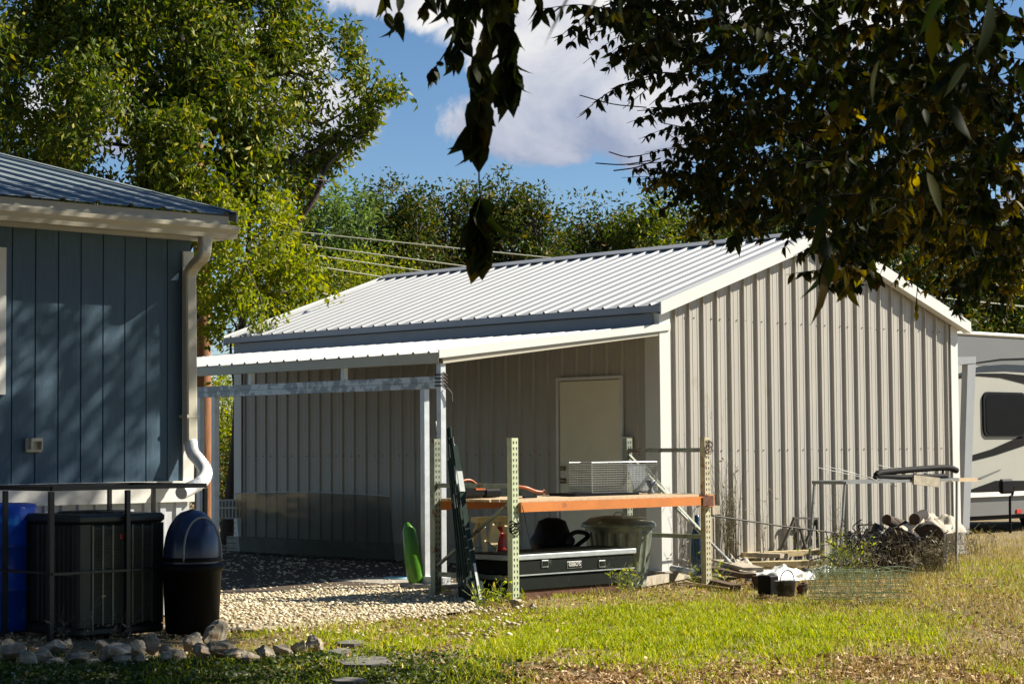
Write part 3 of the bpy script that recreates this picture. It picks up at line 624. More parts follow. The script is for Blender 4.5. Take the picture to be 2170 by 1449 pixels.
# ------------------------------------------------------------------ cage, air conditioner, barrels
CA, CB = -8.335, -1.76; CD = 1.0; CLn = 1.31; CH = 1.09
cage = thing('steel_cage_frame', L(CA+.65, CB+.33), 'black square tube frame standing round the air conditioner', 'frame')
T = .028
def cpost(a, b, w=T): mb = MB(); mb.lbox(a-w/2, a+w/2, b-w/2, b+w/2, 0, CH-.0405); mb.build('post', M['black_steel'], cage)
a270, _ = PB(270, 1200, CB); a232, _ = PB(232, 1060, CB+CD); a325, _ = PB(325, 1060, CB+CD)
cpost(CA, CB, .034); cpost(CA, CB+CD, .030); cpost(CA, CB+.64, .032); cpost(a270, CB, .032); cpost(CA+CLn, CB); cpost(a232, CB+CD); cpost(a325, CB+CD)
def crail(n, a0, b0, a1, b1, h, w=.03): mb = MB(); mb.bar(L(a0, b0, h), L(a1, b1, h), w, w); mb.build(n, M['black_steel'], cage)
for (a0, b0, a1, b1) in ((CA, CB, CA+CLn, CB), (CA, CB+CD, CA+CLn, CB+CD), (CA, CB, CA, CB+CD), (CA+CLn, CB, CA+CLn, CB+CD)): crail('top_rail', a0, b0, a1, b1, CH-.02, .032)
crail('top_rail', CA, CB+CD, CA-1.3, CB+CD, CH-.02)
crail('mid_rail', CA, CB-.018, CA+CLn, CB-.018, .47, .018); crail('mid_rail', CA-.018, CB, CA-.018, CB+CD, .475, .018)
ac = thing('air_conditioner', L(CA+.55, CB+.33), 'grey-green outdoor air conditioner with louvred sides inside the black frame', 'air conditioner')
aN, _ = PB(165, 1200, CB+.04); aR_, _ = PB(350, 1200, CB+.04); b1_ = CB+.04+.78
_, aT = PB(200, 1090, CB+.04)
mb = MB(); mb.lbox(aN+.02, aR_-.02, CB+.06, b1_-.02, .06, aT-.05, bev=.03); mb.build('coil_body', M['ac_dark'], ac)
mb = MB(); mb.lbox(aN, aR_, CB+.04, b1_, .0, .07, bev=.02); mb.build('base_pan', M['ac_grey'], ac)
mb = MB(); mb.lbox(aN-.004, aR_+.004, CB+.036, b1_+.004, aT-.07, aT, bev=.02); tp = mb.build('top_cover', M['ac_grey'], ac)
mb = MB(); cc = L((aN+aR_)/2, (CB+.04+b1_)/2, aT+.012)
for r in np.linspace(.06, .26, 9): mb.tube([cc+UX*r*math.cos(t)+VX*r*math.sin(t) for t in np.linspace(0, 2*math.pi, 33)], .003, 4)
for k in range(8): t = k*math.pi/8; d = UX*math.cos(t)+VX*math.sin(t); mb.tube([cc-d*.27-ZX*.01, cc-ZX*-.004, cc+d*.27-ZX*.01], .003, 4)
mb.build('fan_guard', M['black_steel'], tp)
for (a, b) in ((aN+.0, CB+.04), (aR_, CB+.04), (aN, b1_), (aR_, b1_)):
    sa = 1 if a == aN else -1; sb = 1 if b != b1_ else -1; mb = MB()
    mb.prism([L(a, b+sb*.07, 0.07), L(a, b+sb*.02, .07), L(a+sa*.02, b, .07), L(a+sa*.12, b, .07), L(a+sa*.12, b+sb*.01, .07), L(a+sa*.025, b+sb*.012, .07), L(a+sa*.012, b+sb*.025, .07), L(a+sa*.01, b+sb*.07, .07)], ZX*(aT-.142)); mb.build('corner_panel', M['ac_grey'], ac)
mb = MB(); h = .10
while h < aT-.09:
    mb.box(L((aN+aR_)/2+.0, CB+.042, h), (aR_-aN-.24, .022, .004), (UX, (VX*.8+ZX*.6), np.cross(UX, VX*.8+ZX*.6))); h += .0165
for k in range(7): a = aN+.12+(aR_-aN-.24)*k/6; mb.lbox(a-.007, a+.007, CB+.030, CB+.040, .08, aT-.08)
mb.build('louvre_panel', M['ac_slat'], ac)
mb = MB()
for k in range(9): b = CB+.11+k*.06; mb.lbox(aN-.004, aN+.006, b-.003, b+.003, .08, aT-.08)
mb.lbox(aN-.004, aN+.006, CB+.1, b1_-.07, aT*.5, aT*.5+.008); mb.build('wire_guard', M['ac_slat'], ac)
mb = MB(); q, hq = PB(258, 1137, CB+.02); mb.lbox(q-.012, q+.012, CB+.024, CB+.03, hq-.015, hq+.02); mb.build('badge', M['red'], ac)
# blue barrel
bc = G(-25, 1330); bc = L(CA-.62, CB+.62)
bx = PY(18, 1200, L(0, CB+.9)[1])
bc = L(PB(2, 1200, -.735)[0], -.735); _, hT = PB(10, 1066, -.735)
mb = MB(); r = .27; mb.lathe(bc, [(0, 0), (r-.03, 0), (r, .03), (r, .3), (r+.012, .32), (r, .34), (r, .62), (r+.012, .64), (r, .66), (r, hT-.04), (r-.02, hT-.005), (r-.05, hT), (r-.06, hT-.02), (0, hT-.02)], 40)
o = mb.build('plastic_barrel', M['blue_plastic'], base=bc); tag(o, 'bright blue plastic barrel behind the left end of the black frame', 'barrel')
# hooded dark bin
ba, bb_, _ = loc(G(443, 1343)); bin_ = thing('hooded_bin', L(ba, bb_+.2), 'round dark bin with navy domed hood between the air conditioner and the gravel', 'bin')
wl = .195; _, hS = PB(411, 1196, bb_); _, hTp = PB(411, 1080, bb_)
rD = .215; cD = L(ba, bb_+rD)
mb = MB(); mb.lathe(cD, [(0, 0), (rD-.035, 0), (rD-.02, .02), (rD, hS-.06), (rD+.018, hS-.055), (rD+.022, hS-.02), (rD+.006, hS), (0, hS)], 36); mb.build('body', M['black_plastic'], bin_)
def dome_r(z): q = min(1, max(0, (z-hS)/(hTp-hS))); return rD*.98*(1-q**2.6)**.5
mb = MB(); mb.lathe(cD, [(dome_r(hS+(hTp-hS)*k/16), hS+.001+(hTp-hS)*k/16) for k in range(17)], 36); mb.build('hood', M['navy'], bin_)
rim = []
for k in range(25):
    t = math.pi*k/24; x = .165*math.cos(t); z = hS+.02+(hTp-hS)*.80*math.sin(t)**.75; r_ = dome_r(z); x = max(-r_*.93, min(r_*.93, x)); rim.append(cD+UX*x-VX*(math.sqrt(max(0, r_*r_-x*x))+.004)+ZX*z)
mb = MB(); mb.tube(rim, .009, 6); mb.build('arch_rim', M['grey_plastic'], bin_)
mb = MB(); mb.lathe(cD, [(dome_r(hS+.03)+.004, hS+.015), (dome_r(hS+.03)+.010, hS+.03), (dome_r(hS+.05)+.003, hS+.045)], 36); mb.build('lid_band', M['black_plastic'], bin_)
lset = MB(); lset.tube(smooth_path([L(aR_-.1, b1_-.02, .35), L(aR_-.02, b1_+.12, .30), L(aR_-.0, HB-.05, .42), L(aR_, HB+.02, .6)], 6), .022, 8); lset.build('refrigerant_line', M['black_plastic'], ac)

# ------------------------------------------------------------------ pallet rack
rack = thing('pallet_rack', L(-2.4, -1.1), 'pallet rack section with orange front beam, pale green punched uprights and plank deck', 'rack')
RA0, RA1, RF, RBk = -3.69, -1.145, -1.64, -.62
def upright(a, b, m, face=-1):
    mb = MB(); W = .076; D = .06; th = .004; H = 1.42
    mb.lbox(a-W/2, a+W/2, b-th/2, b+th/2, .012, H); mb.lbox(a-W/2, a-W/2+th, b+th/2, b+D, .012, H); mb.lbox(a+W/2-th, a+W/2, b+th/2, b+D, .012, H)
    mb.lbox(a-W/2-.02, a+W/2+.02, b-.03, b+D+.03, 0, .012)
    h = .06
    while h < H-.02:
        for sx in (-.018, .018):
            c = L(a+sx, b-th/2-.0012, h)
            mb.add([c+UX*-.007+ZX*.010, c+UX*.007+ZX*.010, c+UX*.004-ZX*.014, c-UX*.004-ZX*.014], [(0, 1, 2, 3)], 1)
        h += .0508
    return mb.build('upright', [m, M['hole']], rack)
upright(RA0, RF, M['rack_green']); upright(RA1, RF, M['rack_rust']); upright(RA0, RBk, M['rack_dark']); upright(RA1, RBk, M['rack_dark'])
for a in (RA0, RA1):
    for h in (.20, 1.00) if a == RA0 else (.47, 1.30):
        mb = MB(); mb.bar(L(a, RF+.06, h), L(a, RBk, h), .03, .04); mb.build('brace', M['rack_dark'], rack)
    mb = MB(); mb.bar(L(a, RF+.06, .86 if a == RA0 else .5), L(a, RBk, .28 if a == RA0 else 1.25), .035, .02); mb.build('brace', M['rack_dark'], rack)
mb = MB(); mb.lbox(RA0+.04, RA1-.04, RF-.035, RF+.02, .775, .857); mb.lbox(RA1-.04, RA1+.045, RF-.045, RF-.003, .76, .87); bmf = mb.build('front_beam', M['orange'], rack)
mb = MB(); mb.lbox(RA1-.12, RA1+.03, RF-.0465, RF-.0455, .768, .862); mb.build('rust_patch', M['rust'], bmf)
mb = MB(); mb.lbox(RA0+.04, RA1-.04, RBk+.0, RBk+.05, .775, .857); mb.build('back_beam', M['orange'], rack)
nb_ = 9
for k in range(nb_):
    b = RF+.03+k*(RBk-RF-.02)/nb_; mb = MB(); wv = R.uniform(-.004, .004)
    mb.prism([L(RA0+.03+R.uniform(-.0, .03), b, .858+wv*0), L(RA1-.02+R.uniform(-.06, .03), b, .858), L(RA1-.02, b+.088, .858), L(RA0+.03, b+.088, .858)], ZX*(.02+abs(wv))); mb.build('deck_board', M['wood_pale'], rack)
# items on / under the rack
tool = thing('chainsaw', WB(1000, 1022, -.9), 'dark power tool with an orange handle lying at the rear left of the deck', 'power tool')
p = WB(1000, 1008, -.85); z0 = .885
ca, cb, _ = loc(p)
mb = MB(); mb.lbox(ca-.17, ca+.12, cb-.07, cb+.09, z0, z0+.13, bev=.03); mb.lbox(ca+.12, ca+.34, cb-.05, cb+.06, z0, z0+.08, bev=.02); mb.build('motor_housing', M['black_plastic'], tool)
mb = MB(); mb.lbox(ca-.02, ca+.10, cb-.075, cb-.071, z0+.07, z0+.12); mb.tube(smooth_path([L(ca-.13, cb, z0+.12), L(ca-.11, cb, z0+.155), L(ca-.02, cb, z0+.16), L(ca+.06, cb, z0+.12)], 6), .012, 8); mb.build('handle', M['orange_plastic'], tool)
p = WB(1125, 1035, -.75); ta, tb, _ = loc(p)
mb = MB(); mb.tube(smooth_path([L(ta-.16, tb+.03, z0+.09), L(ta-.06, tb, z0+.075), L(ta+.05, tb-.01, z0+.04), L(ta+.13, tb-.02, z0+.03)], 6), .016, 8)
mb.tube([L(ta+.15, tb-.02, z0+.03)+.02*(UX*math.cos(t)+ZX*math.sin(t)) for t in np.linspace(0, 6.28, 13)], .007, 6)
tag(mb.build('bolt_cutter_handle', M['orange_plastic']), 'orange curved tool handle with an eye end lying on the deck boards near the door', 'hand tool')
p = WB(1125, 1053, -1.45); ta, tb, _ = loc(p)
mb = MB(); mb.bar(L(ta-.09, tb, z0+.012), L(ta+.09, tb+.03, z0+.012), .03, .02); mb.bar(L(ta-.2, tb-.01, z0+.006), L(ta-.09, tb, z0+.006), .016, .006)
tag(mb.build('pry_tool', M['black_plastic']), 'small black hand tool lying on the deck just behind the orange beam', 'hand tool')
# black trays under the trap
a0, _ = PB(1212, 1040, -1.2); a1, _ = PB(1330, 1050, -1.2); mb = MB()
mb.prism([L(a0, -1.25, .884), L(a1, -1.35, .884), L(a1+.1, -.8, .884), L(a0+.05, -.85, .884)], ZX*.022); tag(mb.build('black_tray', M['black_plastic']), 'flat black tray lying under the wire trap on the deck', 'tray')
# wire live trap
trap = thing('wire_trap', WB(1320, 1050, -1.2), 'rectangular wire mesh animal trap with a slanted steel door on the rack deck', 'trap')
ta0, _ = PB(1254, 1010, -1.15); ta1, _ = PB(1392, 1010, -1.15); tb0, tb1, t0, t1 = -1.15, -.85, .91, 1.19
def wgrid(mb, O, U, V, nu, nv_, r=.0013):
    for i in range(nu+1): mb.tube([O+U*i/nu, O+U*i/nu+V], r, 3, cap=False)
    for j in range(nv_+1): mb.tube([O+V*j/nv_, O+V*j/nv_+U], r, 3, cap=False)
mb = MB(); A = L(ta0, tb0, t0); Uv = UX*(ta1-ta0); Vv = VX*(tb1-tb0); Hv = ZX*(t1-t0)
wgrid(mb, A, Uv, Hv, 44, 13, .0017); wgrid(mb, A+Vv, Uv, Hv, 44, 13, .0017); wgrid(mb, A+Hv, Uv, Vv, 30, 10); wgrid(mb, A, Uv, Vv, 20, 8); wgrid(mb, A, Vv, Hv, 9, 10); wgrid(mb, A+Uv, Vv, Hv, 9, 10)
mb.build('cage', M['wire'], trap)
mb = MB()
for q in (A+Hv, A+Hv+Vv): mb.tube([q, q+Uv], .005, 6)
mb.tube([A, A+Hv], .004, 6); mb.tube([A+Uv, A+Uv+Hv], .004, 6); mb.prism([A+Hv+ZX*.003, A+Hv+Uv+ZX*.003, A+Hv+Uv+Vv*.5+ZX*.003, A+Hv+Vv*.5+ZX*.003], ZX*.003); mb.build('frame', M['alu'], trap)
mb = MB(); d0, _ = PB(1330, 990, tb0); d1, _ = PB(1372, 990, tb0)
mb.prism([L(d0, tb0+.02, t1-.02), L(d1, tb0+.02, t1-.02), L(d1+.10, tb0+.02, t0+.005), L(d0+.12, tb0+.02, t0+.005)], VX*.003+ZX*0); mb.bar(L(d1, tb0+.01, t1-.05), L(d1+.26, tb0+.01, t0+.01), .012, .006); mb.build('trap_door', M['alu'], trap)
mb = MB(); fa, fb_, _ = loc(WB(1374, 1035, tb0-.05)); mb.lathe(L(fa, tb0-.08, .884), [(.0, 0), (.03, 0), (.035, .02), (.015, .05), (.055, .13), (.05, .13), (.01, .05)], 14); tag(mb.build('funnel', M['grey_plastic']), 'small grey funnel standing before the slanted trap door', 'funnel')
# black toolbox
tbx = thing('truck_toolbox', L(-3, -1.4), 'long black truck toolbox with aluminium lid edge and silver nameplate under the orange beam', 'toolbox')
x0, _ = PB(1076, 1220, RF+.10); x1, _ = PB(1346, 1220, RF+.10); bF = RF+.10
_, hL1 = PB(1220, 1168.5, bF); _, hL0 = PB(1220, 1180, bF); _, hS1 = PB(1220, 1211, bF)
x0 = RA0+.03
mb = MB(); mb.lbox(x0+.02, x1-.03, bF+.012, bF+.50, .075, hS1-.006, bev=.012); mb.lbox(x0, x1, bF, bF+.52, hS1+.006, hL0, bev=.01); tb_ = mb.build('body', M['box_black'], tbx)
mb = MB(); mb.lbox(x0-.01, x1+.012, bF-.012, bF+.53, hL0+.001, hL1, bev=.006); ld = mb.build('lid_rim', M['alu'], tbx)
mb = MB(); mb.lbox(x0-.004, x1+.004, bF-.002, bF+.52, hL1+.0005, hL1+.010); mb.build('lid', M['box_black'], tbx)
mb = MB(); mb.lbox(x0+.0, x1-.01, bF-.004, bF+.03, hS1-.005, hS1+.006); mb.build('seam_strip', M['alu'], tbx)
for px in (1156, 1277):
    q, hq = PB(px, 1194, bF-.01); mb = MB(); mb.lbox(q-.042, q+.042, bF-.008, bF-.001, hq-.033, hq+.033, bev=.003); lc = mb.build('latch', M['alu'], tbx)
    mb = MB(); mb.lbox(q-.032, q+.032, bF-.014, bF-.009, hq-.02, hq+.024); mb.build('paddle', M['box_black'], lc)
q, hq = PB(1218, 1195.5, bF-.01); mb = MB(); mb.lbox(q-.092, q+.092, bF-.006, bF-.001, hq-.034, hq+.030, bev=.002); pl = mb.build('nameplate', M['label'], tbx)
mb = MB(); mb.lbox(q-.085, q+.085, bF-.0085, bF-.0065, hq-.028, hq+.024); mb.build('plate_field', M['box_black'], pl)
cu_ = bpy.data.curves.new('lettering', 'FONT'); cu_.body = "GEBO'S"; cu_.size = .047; cu_.offset = .0014; cu_.extrude = .0008; cu_.align_x = 'CENTER'; cu_.align_y = 'CENTER'
to = bpy.data.objects.new('tmp', cu_); col.objects.link(to); bpy.context.view_layer.update(); me = bpy.data.meshes.new_from_object(to.evaluated_get(bpy.context.evaluated_depsgraph_get())); bpy.data.objects.remove(to)
lo = bpy.data.objects.new('lettering', me); col.objects.link(lo); lo.parent = pl; me.materials.clear(); me.materials.append(M['label'])
lo.matrix_local = Matrix.Translation(Vector(L(q, bF-.0095, hq+.002))-org(pl)) @ Matrix([(*v, 0) for v in np.stack([UX*1.0, ZX, -VX], 1).tolist()]+[(0, 0, 0, 1)])
mb = MB(); mb.lbox(x0+.05, x1-.15, bF+.03, bF+.10, .0, .074); mb.lbox(x0+.05, x1-.15, bF+.36, bF+.42, .0, .074); mb.build('skid_rail', M['rust'], tbx)
# galvanised trash can
tc_ = L(*loc(WB(1311, 1150, -.95))[:2]); can = thing('trash_can', tc_, 'ribbed galvanised trash can with domed lid behind the right end of the toolbox', 'trash can')
_, cT = PB(1311, 1108, -.95)
rT = (PB(1362, 1120, -.95)[0]-PB(1262, 1120, -.95)[0])/2; rB = rT*.78; n = 72; vs = []; fs = []
lv = [(0, rB, 0), (.03, rB, 0), (.05, rB+.002, 1), (cT-.09, rT-.012, 1), (cT-.07, rT-.008, 0), (cT-.03, rT-.004, 0), (cT-.02, rT+.006, 0), (cT, rT, 0)]
for (z, r, k) in lv:
    for j in range(n): rr_ = r+(k*.007*(1 if (j % 4) < 2 else -1)); t = 2*math.pi*j/n; vs.append(tc_+UX*rr_*math.cos(t)+VX*rr_*math.sin(t)+ZX*z)
fs = [(i*n+j, i*n+(j+1) % n, (i+1)*n+(j+1) % n, (i+1)*n+j) for i in range(len(lv)-1) for j in range(n)]
mb = MB(); mb.add(vs, fs); mb.build('body', M['can'], can)
mb = MB(); mb.lathe(tc_+ZX*cT, [(rT+.03, -.035), (rT+.034, -.03), (rT+.028, -.005), (rT+.012, .012), (rT-.01, .02), (rT-.05, .05), (rT*.5, .07), (0, .075)], 36); ld = mb.build('lid', M['can'], can)
mb = MB(); mb.tube(smooth_path([tc_+ZX*(cT+.07)-UX*.06, tc_+ZX*(cT+.10)-UX*.045, tc_+ZX*(cT+.10)+UX*.045, tc_+ZX*(cT+.07)+UX*.06], 5), .006, 6); mb.build('handle', M['wire'], ld)
# shop vacuum with hose
va_, vb_, _ = loc(WB(1170, 1130, -.75)); vac = thing('shop_vacuum', L(va_, vb_), 'black shop vacuum standing in shadow under the deck before the door', 'vacuum')
mb = MB(); mb.lathe(L(va_, vb_, .05), [(0, 0), (.17, 0), (.19, .05), (.2, .36), (.21, .38)], 24); mb.build('tank', M['black_plastic'], vac)
mb = MB(); mb.lathe(L(va_, vb_, .43), [(.215, 0), (.215, .04), (.17, .10), (.13, .21), (.06, .24), (0, .24)], 24); mb.build('motor_head', M['black_plastic'], vac)
mb = MB(); pts = [(1196, 1152), (1204, 1138), (1220, 1127), (1240, 1129), (1245, 1137), (1232, 1148), (1218, 1158), (1195, 1166)]
mb.tube(smooth_path([WB(x, y, -1.0+.03*i) for i, (x, y) in enumerate(pts)], 6), .022, 10); mb.build('hose', M['black_plastic'], vac)
# sawhorse-like wood stand, red can, yellow offcut
sa_, sb_, _ = loc(WB(1040, 1100, -.85)); sh_ = thing('sawhorse', L(sa_, sb_), 'small pale wooden sawhorse under the left of the deck', 'sawhorse')
mb = MB(); mb.lbox(sa_-.2, sa_+.2, sb_-.05, sb_+.05, .66, .71); mb.build('top_board', M['wood_yellow'], sh_)
for sx in (-1, 1):
    for sy in (-1, 1): mb = MB(); mb.bar(L(sa_+sx*.13, sb_+sy*.03, .66), L(sa_+sx*.2, sb_+sy*.2, 0), .035, .035); mb.build('leg', M['wood_yellow'], sh_)
mb = MB(); q = loc(WB(1045, 1118, -1.15)); mb.prism([L(q[0]-.06, q[1], .50), L(q[0]+.04, q[1], .44), L(q[0]+.09, q[1], .58), L(q[0]+.0, q[1]+.0, .67)], VX*.03)
mb.bar(L(q[0]+.05, q[1]+.02, .47), L(q[0]-.02, q[1]+.02, .02), .04, .02)
tag(mb.build('wood_offcut', M['wood_yellow']), 'pointed yellow wood offcut leaning in front of the sawhorse', 'board')
q = loc(WB(1060, 1140, -.95)); mb = MB(); mb.lathe(L(q[0], q[1], .0), [(0, 0), (.055, 0), (.055, .48), (.05, .54), (.025, .57), (.025, .62), (0, .62)], 18); tag(mb.build('red_cylinder', M['red']), 'red cylinder standing beside the sawhorse under the deck', 'cylinder')
# black hose/cord tied on the front upright
mb = MB()
for k in range(5): 
    h = .60+k*.022; mb.tube([L(RA0+.045*math.cos(t), RF+.02+.045*math.sin(t)-.01, h+.012*math.sin(3*t+k)) for t in np.linspace(0, 6.28, 15)], .006, 5)
mb.tube(smooth_path([L(RA0+.04, RF-.03, .86), L(RA0+.06, RF-.035, .8), L(RA0+.1, RF-.03, .68), L(RA0+.16, RF-.03, .46)], 5), .003, 5)
mb.build('cord', M['black_plastic'], rack)
mb = MB()
for k in range(9):
    c = L(RA1+R.uniform(-.03, .03), RF-.012, 1.33+R.uniform(-.05, .05)); rr_ = R.uniform(.03, .06); ph = R.random()*6
    mb.tube([c+rr_*(UX*math.cos(t+ph)+ZX*.8*math.sin(t+ph))-VX*.01*math.sin(2*t) for t in np.linspace(0, R.uniform(3, 6), 12)], .0025, 4)
tag(mb.build('rusty_wire_tangle', M['rust']), 'rusty wire tangle hung on top of the right rack upright', 'wire')

# ------------------------------------------------------------------ T posts leaning on the lean-to post
pl_ = ['dark green steel post leaning nearest the lean-to corner post', 'second green steel post from the lean-to corner in the leaning bundle', 'third green steel post from the left in the leaning bundle', 'fourth green steel post from the left in the leaning bundle', 'fifth green steel post from the left in the leaning bundle', 'fifth green steel post from the right end of the leaning bundle', 'fourth green steel post from the right end of the leaning bundle', 'third green steel post from the right end of the leaning bundle', 'second green steel post from the right end of the leaning bundle', 'rightmost steel post of the leaning bundle with sunlight painted pale on its lower edge']
for k in range(10):
    p0 = G(978+k*4.6, 1268+k*1.4); top = WB(952+k*1.6, 905+(R.uniform(10, 80) if k else 0), -.76-.014*k)
    d = top-p0; t = thing('steel_fence_post', p0, pl_[k], 'fence post', 'green steel posts leaning against the lean-to corner')
    mb = MB(); mb.bar(p0, top, .045, .006); dn = d/np.linalg.norm(d); sdv = np.cross(dn, UX); sdv /= np.linalg.norm(sdv)
    mb.bar(p0+sdv*.018, top+sdv*.018, .006, .030); mb.bar(p0+d*.1-UX*.0, p0+d*.16-UX*.0, .10, .004)
    mb.build('shaft', M['tpost'], t)
    mb = MB(); l0 = R.uniform(.62, .84); mb.bar(p0+d*l0+sdv*-.006, p0+d*(l0+R.uniform(.06, .14))+sdv*-.006, .047, .010)
    mb.build('painted_tip', M['tpost_white'], t)
    if k > 7: mb = MB(); mb.bar(p0+d*.02-sdv*.006, p0+d*.28-sdv*.006, .020, .009); mb.build('sunlit_edge', M['tpost_white'], t)  # pale strip paints sunlight along the lower edge of the post
# torn white strip between posts
mb = MB(); mb.prism([WB(924, 893, .12), WB(933, 890, .12), WB(934, 935, .12), WB(929, 930, .12)], VX*.01); mb.prism([WB(927, 950, .12), WB(934, 950, .12), WB(934, 985, .12), WB(928, 980, .12)], VX*.01)
tag(mb.build('torn_white_strip', M['white_sheet']), 'torn white plastic strip caught between the two lean-to corner posts', 'strip')

# ------------------------------------------------------------------ things under the lean-to
ka, kb_, _ = loc(G(880, 1246)); mb = MB(); pts = []
mb.tube([L(ka, kb_, .03), L(ka, kb_, .1), L(ka, kb_+.04, .3), L(ka, kb_+.09, .55), L(ka, kb_+.12, .62)], [.05, .078, .080, .062, .02], 16, sq=1.0)
tag(mb.build('green_float', M['green_plastic']), 'lime green rounded plastic float standing upright left of the lean-to posts', 'float')
sh = thing('smoked_plastic_sheet', L(-.7, 4), 'smoky clear plastic sheet standing on edge under the lean-to before the side wall', 'sheet')
b0_, h0_ = PA(826, 1051, -.8); b1_2, h1_ = PA(496, 1045, -.8); mb = MB(); n = 14; vs = []
for i in range(n+1):
    t = i/n; b = b0_+(b1_2-b0_)*t; h = h0_+(h1_-h0_)*t+.03*math.sin(math.pi*t); wv = .03*math.sin(9*t)
    vs += [L(-.72+wv, b, .02), L(-.8+wv, b, h)]
mb.add(vs, [(2*i, 2*i+2, 2*i+3, 2*i+1) for i in range(n)]); mb.add([v-UX*.003 for v in vs], [(2*i, 2*i+2, 2*i+3, 2*i+1) for i in range(n)]); mb.build('panel', M['smoke'], sh)
mb = MB(); mb.tube([vs[2*i+1] for i in range(n+1)], .006, 5); mb.build('top_edge', M['alu'], sh)
q = loc(G(840, 1228)); mb = MB(); mb.lathe(L(q[0], q[1], .0), [(.0, .012), (.10, .012), (.13, .03), (.135, .03), (.11, .0), (0, 0)], 20); tag(mb.build('blue_saucer', M['sky_plastic']), 'light blue plastic saucer on the slab left of the green float', 'saucer')
q = loc(G(815, 1232)); mb = MB(); mb.lbox(q[0]-.3, q[0]+.35, q[1]-.3, q[1]+.5, -.02, .012, bev=.005); tag(mb.build('paving_slab', M['concrete']), 'pale concrete slab in the gravel under the lean-to', 'slab')
# white crate behind the far posts
q = PY(489, 1075, 26); cr = MB()
for k in range(7): cr.box(q+np.array([-.14+.045*k, 0, -.02]), (.012, .25, .24), (np.array([1., 0, 0]), np.array([0, 1., 0]), ZX))
for h in (-.13, 0, .1): cr.box(q+np.array([0, -.126, h]), (.3, .012, .02), (np.array([1., 0, 0]), np.array([0, 1., 0]), ZX))
tag(cr.build('lattice_crate', M['white_plastic'], base=(q[0], q[1], 0)), 'small white lattice crate behind the far lean-to posts', 'crate')
wf = MB()
for k in range(9): wf.tube([PY(452, 1098+k*10, 21.8), PY(500, 1096+k*11, 22.4)], .003, 3)
tag(wf.build('low_wire_fence', M['wire_dark']), 'low strands of dark wire beyond the hooded bin under the lean-to', 'wire fence')

# ------------------------------------------------------------------ pile along the gable
mb = MB(); mb.tube([WB(1432, 1076, RF-.08), G(1573, 1216, .02)], .016, 8); tag(mb.build('leaning_pipe', M['galv']), 'long grey steel pipe leaning from the orange beam down to the board pile', 'pipe')
bq = loc(G(1478, 1228)); bt = thing('blue_gas_bottle', L(bq[0], bq[1]), 'tall dark blue gas bottle standing right of the rack end', 'gas bottle')
_, bh = PB(1478, 1090, bq[1]); r = .063
mb = MB(); mb.lathe(L(bq[0], bq[1], 0), [(0, 0), (r-.01, 0), (r, .02), (r, bh*.6), (r*.85, bh*.72), (.03, bh*.84), (.02, bh*.9)], 24); mb.build('cylinder', M['blue_glass'], bt)
mb = MB(); mb.lathe(L(bq[0], bq[1], bh*.9), [(.02, 0), (.024, .01), (.024, bh*.09), (.0, bh*.1)], 12); mb.build('cap', M['blue_glass'], bt)
def gp_(x, y, h=0): return G(x, y, h)
def board(p, q, w, th, m, name, label, cat='board', h=0.):
    w *= 1.25; th *= 1.5; mb = MB(); p = np.array(p); q = np.array(q); p[2] += h; q[2] += h; mb.bar(p, q, w, th); o = mb.build(name, m); tag(o, label, cat); return o
board(G(1342, 1243), G(1472, 1219), .055, .055, M['wood_grey'], 'fence_rail', 'round grey rail lying on the ground right of the toolbox', h=.03)
mb = MB(); mb.tube([G(1425, 1204, .1), G(1470, 1212, .09)], .034, 12); tag(mb.build('grey_pipe', M['galv']), 'short fat grey pipe lying at the foot of the white corner trim', 'pipe')
mb = MB(); mb.tube(smooth_path([G(1447, 1232, .05), G(1500, 1240, .04), G(1545, 1246, .03)], 5), .008, 6); tag(mb.build('thin_cane', M['wood_yellow']), 'thin pale cane lying in the grass before the blue gas bottle', 'stick')
board(G(1575, 1203), G(1735, 1196), .09, .04, M['wood_yellow'], 'lumber_board', 'yellow board at the back of the pile against the gable wall', h=.14)
board(G(1560, 1216), G(1722, 1212), .14, .035, M['wood_yellow'], 'lumber_board', 'wide yellow board in the middle of the pile below the gable', h=.10)
board(G(1590, 1206), G(1662, 1209), .12, .03, M['wood_grey'], 'lumber_board', 'mossy grey board lying across the left of the yellow boards', h=.16)
board(G(1402, 1206), G(1530, 1209), .07, .035, M['wood_grey'], 'lumber_board', 'grey board lying behind the blue gas bottle', h=.06)
board(G(1500, 1222), G(1590, 1240), .10, .03, M['wood_brown'], 'lumber_board', 'dark brown rotten board sloping at the left end of the pile', h=.09)
board(G(1530, 1216), G(1598, 1236), .16, .02, M['wood_grey'], 'lumber_board', 'warped tan board on top of the brown rotten board', h=.14)
board(G(1480, 1232), G(1560, 1252), .08, .05, M['wood_brown'], 'lumber_board', 'dark brown beam half hidden in grass right of the blue gas bottle', h=.02)
board(G(1600, 1243), G(1640, 1245), .09, .09, M['wood_brown'], 'wood_block', 'short dark wood block in the grass before the pile', 'block', h=.04)
board(G(1466, 1207), G(1540, 1212), .05, .05, M['white_sheet'], 'lumber_board', 'pale board end sticking out left of the leaning pipe foot', h=.05)
